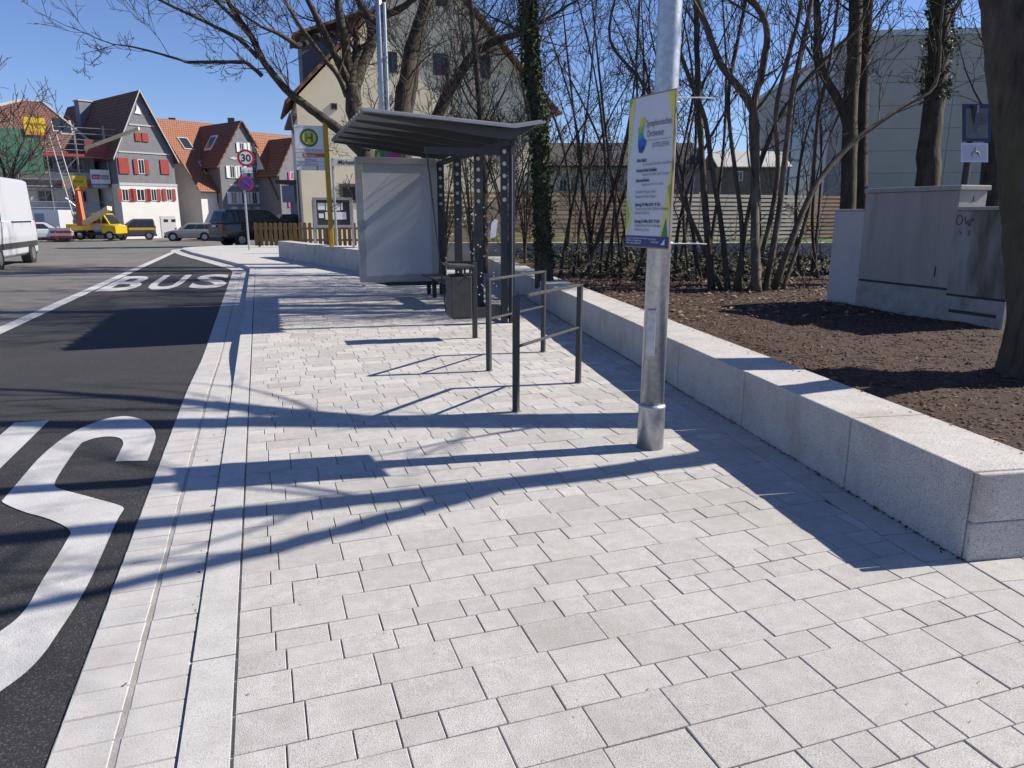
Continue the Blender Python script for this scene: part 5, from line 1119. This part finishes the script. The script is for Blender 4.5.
bmw = thing('roof_beam', 'long pale timber beam lying across the scaffold guard rails', 'beam', atZ(100,146,62.5)); part('beam', mat('fresh timber', (.74,.62,.38), .75, c2=(.66,.55,.33), scale=2), bmw, lambda m: m.obox((atZ(85,148.5,62.5)+atZ(139,128.5,62.5))/2, (atZ(139,128.5,62.5)-atZ(85,148.5,62.5))/2, FY*.12, Vector((0,0,.13))))
# ================================================================== vehicles
def vehicle(name, label, cat, P, head, L, W, H, paint, style, glass=None, group=None):
    """x forward, y left; lower body lofted from stations, greenhouse on top, panes, lamps, wheels as parts"""
    hd = Vector((head.x, head.y, 0)).normalized(); lf = Vector((-hd.y, hd.x, 0))
    T = Matrix(((hd.x,lf.x,0,P.x),(hd.y,lf.y,0,P.y),(0,0,1,P.z),(0,0,0,1)))
    root = thing(name, label, cat, P, group); hw = W/2; gl = glass or M_glass
    st, gh = style['body'], style['cab']
    def ring(x, f, zl, zb, zm):
        h_ = hw*f
        return [(x,-h_*.84,zl),(x,-h_*.96,zl+.10),(x,-h_,zm),(x,-h_*.98,zb-.07),(x,-h_*.92,zb),(x,-h_*.5,zb+.02),(x,h_*.5,zb+.02),(x,h_*.92,zb),(x,h_*.98,zb-.07),(x,h_,zm),(x,h_*.96,zl+.10),(x,h_*.84,zl)]
    part('body', paint, root, lambda m: m.loft([ring(x*L, f, zl*H, zb*H, (zl+(zb-zl)*.55)*H) for x, f, zl, zb in st]), T, smooth=False, bevel=.03)
    b0, b1, r0, r1, zb, zt = [v*L for v in gh[:4]] + [gh[4]*H, H]      # base rear, base front, roof rear, roof front
    wb, wt = hw*.91, hw*gh[5]
    ck = (r1-r0)*.08
    base = [(b0,-wb,zb),(b1,-wb,zb),(b1,wb,zb),(b0,wb,zb)]
    mid = [(r0-.02*L*.3,-wt,zt-.07),(r1+.02*L*.3,-wt,zt-.07),(r1+.02*L*.3,wt,zt-.07),(r0-.02*L*.3,wt,zt-.07)]
    top = [(r0+ck*.5,-wt*.88,zt),(r1-ck,-wt*.88,zt),(r1-ck,wt*.88,zt),(r0+ck*.5,wt*.88,zt)]
    part('cabin', paint, root, lambda m: m.loft([base, mid, top]), T, bevel=.03)
    def lerp(a, b, t): return tuple(a[i]+(b[i]-a[i])*t for i in range(3))
    def pane(nm, a, b, c, d, u0, u1, v0, v1, n):                  # quad a b (bottom) c d (top), inset, pushed out along n
        def q(u, v): p = lerp(lerp(a, b, u), lerp(d, c, u), v); return (p[0]+n[0], p[1]+n[1], p[2]+n[2])
        part(nm, gl, root, lambda m: m.prism([q(u0,v0),q(u1,v0),q(u1,v1),q(u0,v1)], (-n[0]*.5,-n[1]*.5,-n[2]*.5)), T)
    e = .022
    for s in (0, 1):
        a, b, c, d = (base[0],base[1],mid[1],mid[0]) if s == 0 else (base[3],base[2],mid[2],mid[3]); sg = -1 if s == 0 else 1
        for u0, u1 in style['win']: pane('side_window', a, b, c, d, u0, u1, .1, .9, (0, sg*e, e*.3))
    pane('windscreen', base[1], base[2], mid[2], mid[1], .06, .94, .08, .93, (e,0,e)); 
    if style.get('rearwin', True): pane('rear_window', base[0], base[3], mid[3], mid[0], .1, .9, .18, .88, (-e,0,e*.5))
    wr = style.get('wr', .33)
    for wx in style['wheels']:
        for s in (-1, 1):
            part('wheel_arch', M_plast, root, lambda m: m.cyl((wx*L,s*(hw*.7),wr),(wx*L,s*(hw+.004),wr),wr*1.16,n=20), T)
            tw = part('wheel', M_tyre, root, lambda m: m.cyl((wx*L,s*(hw*.72),wr-.01),(wx*L,s*(hw+.012),wr-.01),wr,n=24), T)
            part('rim', M_rim, tw, lambda m: m.cyl((wx*L,s*(hw+.012),wr-.01),(wx*L,s*(hw+.022),wr-.01),wr*.62,n=16), T)
    zf = style.get('lampz', .5)*H; f0, fN = st[0], st[-1]
    for s in (-1, 1):
        part('headlight', M_lamp, root, lambda m: m.box(fN[0]*L-.12,fN[0]*L+.012,s*hw*.86*fN[1]-.16,s*hw*.86*fN[1]+.12 if s < 0 else s*hw*.86*fN[1]+.10,zf-.08,zf+.07), T, bevel=.02)
        tz = style.get('tailz', .55)*H
        part('tail_light', M_redlamp, root, lambda m: m.box(f0[0]*L-.014,f0[0]*L+.16,s*hw*.9*f0[1]-.13,s*hw*.9*f0[1]+.13,tz-style.get('tailh',.10),tz+style.get('tailh',.10)), T, bevel=.02)
        mx = style.get('mirror', .24)*L; part('wing_mirror', style.get('mirmat', paint), root, lambda m: m.box(mx-.08,mx+.08,s*(hw+.02),s*(hw+.2),zb,zb+style.get('mirh',.16)), T, bevel=.03)
    part('rear_bumper', style.get('trim', M_plast), root, lambda m: m.box(f0[0]*L-.05,f0[0]*L+.1,-hw*.88,hw*.88,.26,.26+.2), T, bevel=.03)
    part('front_bumper', style.get('trim', M_plast), root, lambda m: m.box(fN[0]*L-.08,fN[0]*L+.05,-hw*.86,hw*.86,.24,.24+.2), T, bevel=.03)
    part('licence_plate', M_sign, root, lambda m: m.box(f0[0]*L-.06,f0[0]*L-.05,-.26,.26,.58*H*.9,.58*H*.9+.11), T)
    return root, T
WAGON = dict(body=[(-.5,.88,.22,.60),(-.46,.97,.17,.63),(-.3,1,.15,.645),(.1,1,.15,.64),(.3,.99,.15,.60),(.42,.95,.16,.54),(.49,.84,.2,.44)], cab=(-.485,.22,-.43,.06,.63,.74), win=((.05,.24),(.27,.52),(.55,.86)), wheels=(-.30,.32), tailz=.56, tailh=.11, lampz=.46, wr=.335)
VAN = dict(body=[(-.5,.93,.13,.52),(-.47,1,.10,.52),(.2,1,.10,.52),(.36,.99,.10,.48),(.46,.93,.11,.42),(.5,.82,.14,.34)], cab=(-.497,.40,-.485,.22,.515,.86), win=((.80,.93),), wheels=(-.32,.33), tailz=.42, tailh=.3, lampz=.30, wr=.36, mirror=.34, mirh=.34, mirmat=M_plast, rearwin=False)
MINI = dict(body=[(-.5,.9,.2,.56),(-.46,.98,.15,.58),(.15,1,.14,.58),(.34,.97,.14,.54),(.46,.92,.15,.47),(.5,.8,.2,.38)], cab=(-.49,.36,-.46,.06,.57,.80), win=((.04,.28),(.31,.55),(.58,.84)), wheels=(-.32,.33), tailz=.6, lampz=.42, wr=.32)
def carpaint(n, c): return mat(n, c, .28, .25, coat=.6)
hb = FY*math.cos(R(44))+FX*math.sin(R(44))
P = gp(231,245.5,-.11); P = P + hb*1.8
vehicle('parked_car', 'black estate car parked behind the no parking sign', 'car', Vector((P.x,P.y,-.11)), hb, 5.3, 2.0, 2.0, carpaint('black paint', (.012,.012,.016)), WAGON)
P = gp(192,240.5,-.53); vehicle('parked_car', 'silver grey estate car parked below the pale end wall', 'car', Vector((P.x,P.y,-.53)), -FX*.97-FY*.2, 4.0, 1.72, 1.45, carpaint('silver paint', (.30,.29,.27)), WAGON)
P = gp(216,240,-.53); vehicle('parked_car', 'white small car mostly hidden behind the black estate car', 'car', Vector((P.x,P.y+3,-.56)), -FX*.5-FY, 3.9, 1.7, 1.45, carpaint('white paint', (.62,.63,.65)), WAGON)
P = ground_at(312,46,-.11); vehicle('parked_car', 'dark blue car behind the picket fence', 'car', P, FX*.9+FY*.5, 4.4, 1.78, 1.75, carpaint('blue paint', (.012,.03,.10)), WAGON)
P = gp(136.5,239.2,-.5); mv, T = vehicle('works_minivan', 'grey minivan with yellow side stripe parked by the slate house', 'minivan', Vector((P.x,P.y,-.5)), -FX*.9-FY*.45, 3.2, 1.68, 1.75, carpaint('graphite paint', (.085,.09,.10)), MINI)
for s in (-1,1): boxpart('side_stripe', mat('yellow stripe', (.62,.40,.02), .5), mv, (-1.5,.5,s*.845-.004,s*.845+.004,.80,1.0), T)
# white delivery van coming towards the camera
vp = gp(34,262.5,-.11); hv = Vector((.01,-1,0))
hvn = Vector((hv.x,hv.y,0)).normalized(); VL = 6.0
M_vanw = mat('van white paint', (.46,.485,.53), .35, coat=.4)
Pv = Vector((vp.x,vp.y,0)) + hvn*(.32*VL) + Vector((-hvn.y,hvn.x,0))*-.98
VAN2 = dict(VAN); VAN2['win'] = ((.86,.97),)
vv, T = vehicle('delivery_van', 'white high roofed delivery van driving along the road at the left edge', 'van', Vector((Pv.x,Pv.y,-.11)), hv, VL, 2.0, 3.0, M_vanw, VAN2)
for s in (-1,1): boxpart('side_rubbing_strip', M_plast, vv, (-2.7,2.0,s*.995-.012,s*.995+.012,.62,.80), T)
for s in (-1,1):
    for x in (-2.2,-1.1,0,1.0): boxpart('panel_groove', MATS['grey aluminium'], vv, (x,x+.03,s*.975-.012,s*.975+.012,.95,1.5), T)
    boxpart('sliding_door_rail', M_plast, vv, (-2.3,.1,s*.985-.014,s*.985+.014,1.47,1.52), T)
# works truck with dropside bed
P = gp(93.5,240,-.45); hd = FX.copy(); P = Vector((P.x,P.y,-.45))
tk = thing('works_truck', 'yellow flatbed works truck with pale planks on its bed', 'truck', P)
T = Matrix(((hd.x,FY.x,0,P.x),(hd.y,FY.y,0,P.y),(0,0,1,P.z),(0,0,0,1))); M_ty = carpaint('truck yellow', (.66,.44,.01)); S_ = 58.5/F
xl, xr, xc = (72-98)*S_, (122-98)*S_, (112-98)*S_
boxpart('chassis', M_plast, tk, (xl+.1,xr-.1,.3,1.5,.38,.62), T)
boxpart('bed_floor', M_plast, tk, (xl,xc-.1,.05,1.85,.85,.92), T); boxpart('drop_side', M_ty, tk, (xl,xl+(98-72)*S_,.0,.05,.80,1.28), T); boxpart('drop_side', M_trim, tk, (xl+(98-72)*S_+.02,xc-.35,.0,.05,.80,1.28), T)
boxpart('drop_side', M_ty, tk, (xl,xc-.12,1.85,1.9,.85,1.28), T); boxpart('tail_board', M_ty, tk, (xl-.05,xl,.02,1.88,.85,1.28), T)
cabx = xc-.35
cb = part('cab', M_ty, tk, lambda m: m.loft([[(cabx,.02,.55),(xr,.02,.5),(xr,1.88,.5),(cabx,1.88,.55)],[(cabx,.0,1.25),(xr,.0,1.12),(xr,1.9,1.12),(cabx,1.9,1.25)],[(cabx-.9,.08,1.28),(xr-.45,.08,1.25),(xr-.45,1.82,1.25),(cabx-.9,1.82,1.28)],[(cabx-.8,.18,2.15),(xr-1.0,.18,2.15),(xr-1.0,1.72,2.15),(cabx-.8,1.72,2.15)]]), T, bevel=.03)
part('side_window', M_glass, cb, lambda m: m.add([(cabx-.78,.075,1.36),(xr-.65,.075,1.36),(xr-1.02,.14,2.02),(cabx-.72,.14,2.02)],[(0,1,2,3)]), T)
boxpart('window_pillar', M_ty, cb, ((cabx+xr)/2-.62,(cabx+xr)/2-.52,.06,.14,1.3,2.05), T)
part('windscreen', M_glass, cb, lambda m: m.add([(xr-.42,.2,1.32),(xr-.42,1.7,1.32),(xr-.93,1.62,2.06),(xr-.93,.28,2.06)],[(0,1,2,3)]), T)
for x in (xl+1.0, xr-.55):
    for y in (.0,1.66): 
        wv = part('wheel', M_tyre, tk, lambda m: m.cyl((x,y,.36),(x,y+.22,.36),.36,n=22), T); part('rim', M_rim, wv, lambda m: m.cyl((x,y-.01,.36),(x,y,.36),.22,n=14), T)
pl = thing('plank_stack', 'pale planks sloping up from the bed of the yellow truck', 'planks', atZ(88,222,58.5))
a, b = atZ(83,223,58.6), atZ(108,208,58.6)
for k in range(3): part('plank', MATS['fresh timber'], pl, lambda m: m.obox((a+b)/2+FY*(k*.24)+Vector((0,0,-.02*k)), (b-a)/2, FY*.11, Vector((0,0,.16))), bevel=.01)
# red and white barriers, pale box van and white car behind the white van
M_bared = mat('barrier red', (.55,.07,.03), .6)
for k, x in enumerate((52.5,60.5,68.5)):
    P = gp(x,240.7,-.45); t = thing('road_barrier', ['red and white plastic road barrier next to the white parked car','red and white plastic road barrier, middle of three','red and white plastic road barrier next to the yellow truck'][k], 'barrier', P, 'red and white barriers by the truck'); T = Matrix(((FX.x,FY.x,0,P.x),(FX.y,FY.y,0,P.y),(0,0,1,P.z),(0,0,0,1)))
    boxpart('base_foot', M_plast, t, (-.3,.3,-.25,.3,0,.1), T)
    for s in (-.28,.24): boxpart('upright', M_bared, t, (s,s+.05,0,.05,.1,1.0), T)
    for j in range(4): boxpart('board', M_sign if j % 2 else M_bared, t, (-.30,.31,-.03,0,.18+j*.21,.18+j*.21+.2), T)
P = gp(45,240.5,-.45); vehicle('parked_car', 'white car parked behind the delivery van', 'car', Vector((P.x,P.y,-.45)), FX*.8+FY*.5, 4.2, 1.72, 1.45, MATS['white paint'], WAGON)
P = gp(46,239.3,-.5); bv = thing('box_van', 'white box van parked below the scaffold', 'van', Vector((P.x,P.y,-.5))); T = Matrix(((FX.x,FY.x,0,P.x),(FX.y,FY.y,0,P.y),(0,0,1,-.5),(0,0,0,1)))
boxpart('cargo_box', MATS['white paint'], bv, (-1.0,1.4,0,4,.6,2.5), T, bevel=.04); boxpart('rear_door', mat('van sky blue', (.25,.33,.42), .4), bv, (-.7,.1,-.02,-.004,1.2,2.2), T); boxpart('chassis', M_plast, bv, (-.9,1.3,.2,3.8,.35,.6), T)
for x in (-.85,1.0): part('wheel', M_tyre, bv, lambda m: m.cyl((x,.8,.34),(x+.24,.8,.34),.34,n=20), T)

# crumbs of soil along the wall foot and the kerb joint
rng = random.Random(13); mb = MB()
for i in range(1180):
    if i < 1100: p = wp(rng.uniform(-.05,12), -abs(rng.gauss(0,.018))-.003); z = 0
    else: y = rng.uniform(1.2,12); p = Vector((-.362-abs(rng.gauss(0,.012)), y)); z = zr(y)+.012
    leaf(mb, (p.x, p.y, z+.004), rng.uniform(.004,.011), rng, .5)
tag(mb.build('soil_crumbs', M_soil, recalc=False), 'dark soil crumbs gathered along the foot of the seat wall', 'soil', kind='stuff')

rng = random.Random(17); mb = MB()
for i in range(140):
    x = rng.uniform(-.2,3.2); y = 1.2+rng.random()**1.5*9; leaf(mb, (x, y, .0035), rng.uniform(.002,.006), rng, .15)
tag(mb.build('pavement_litter', M_dead, recalc=False), 'tiny bits of dry leaf and bark on the footway', 'litter', kind='stuff')
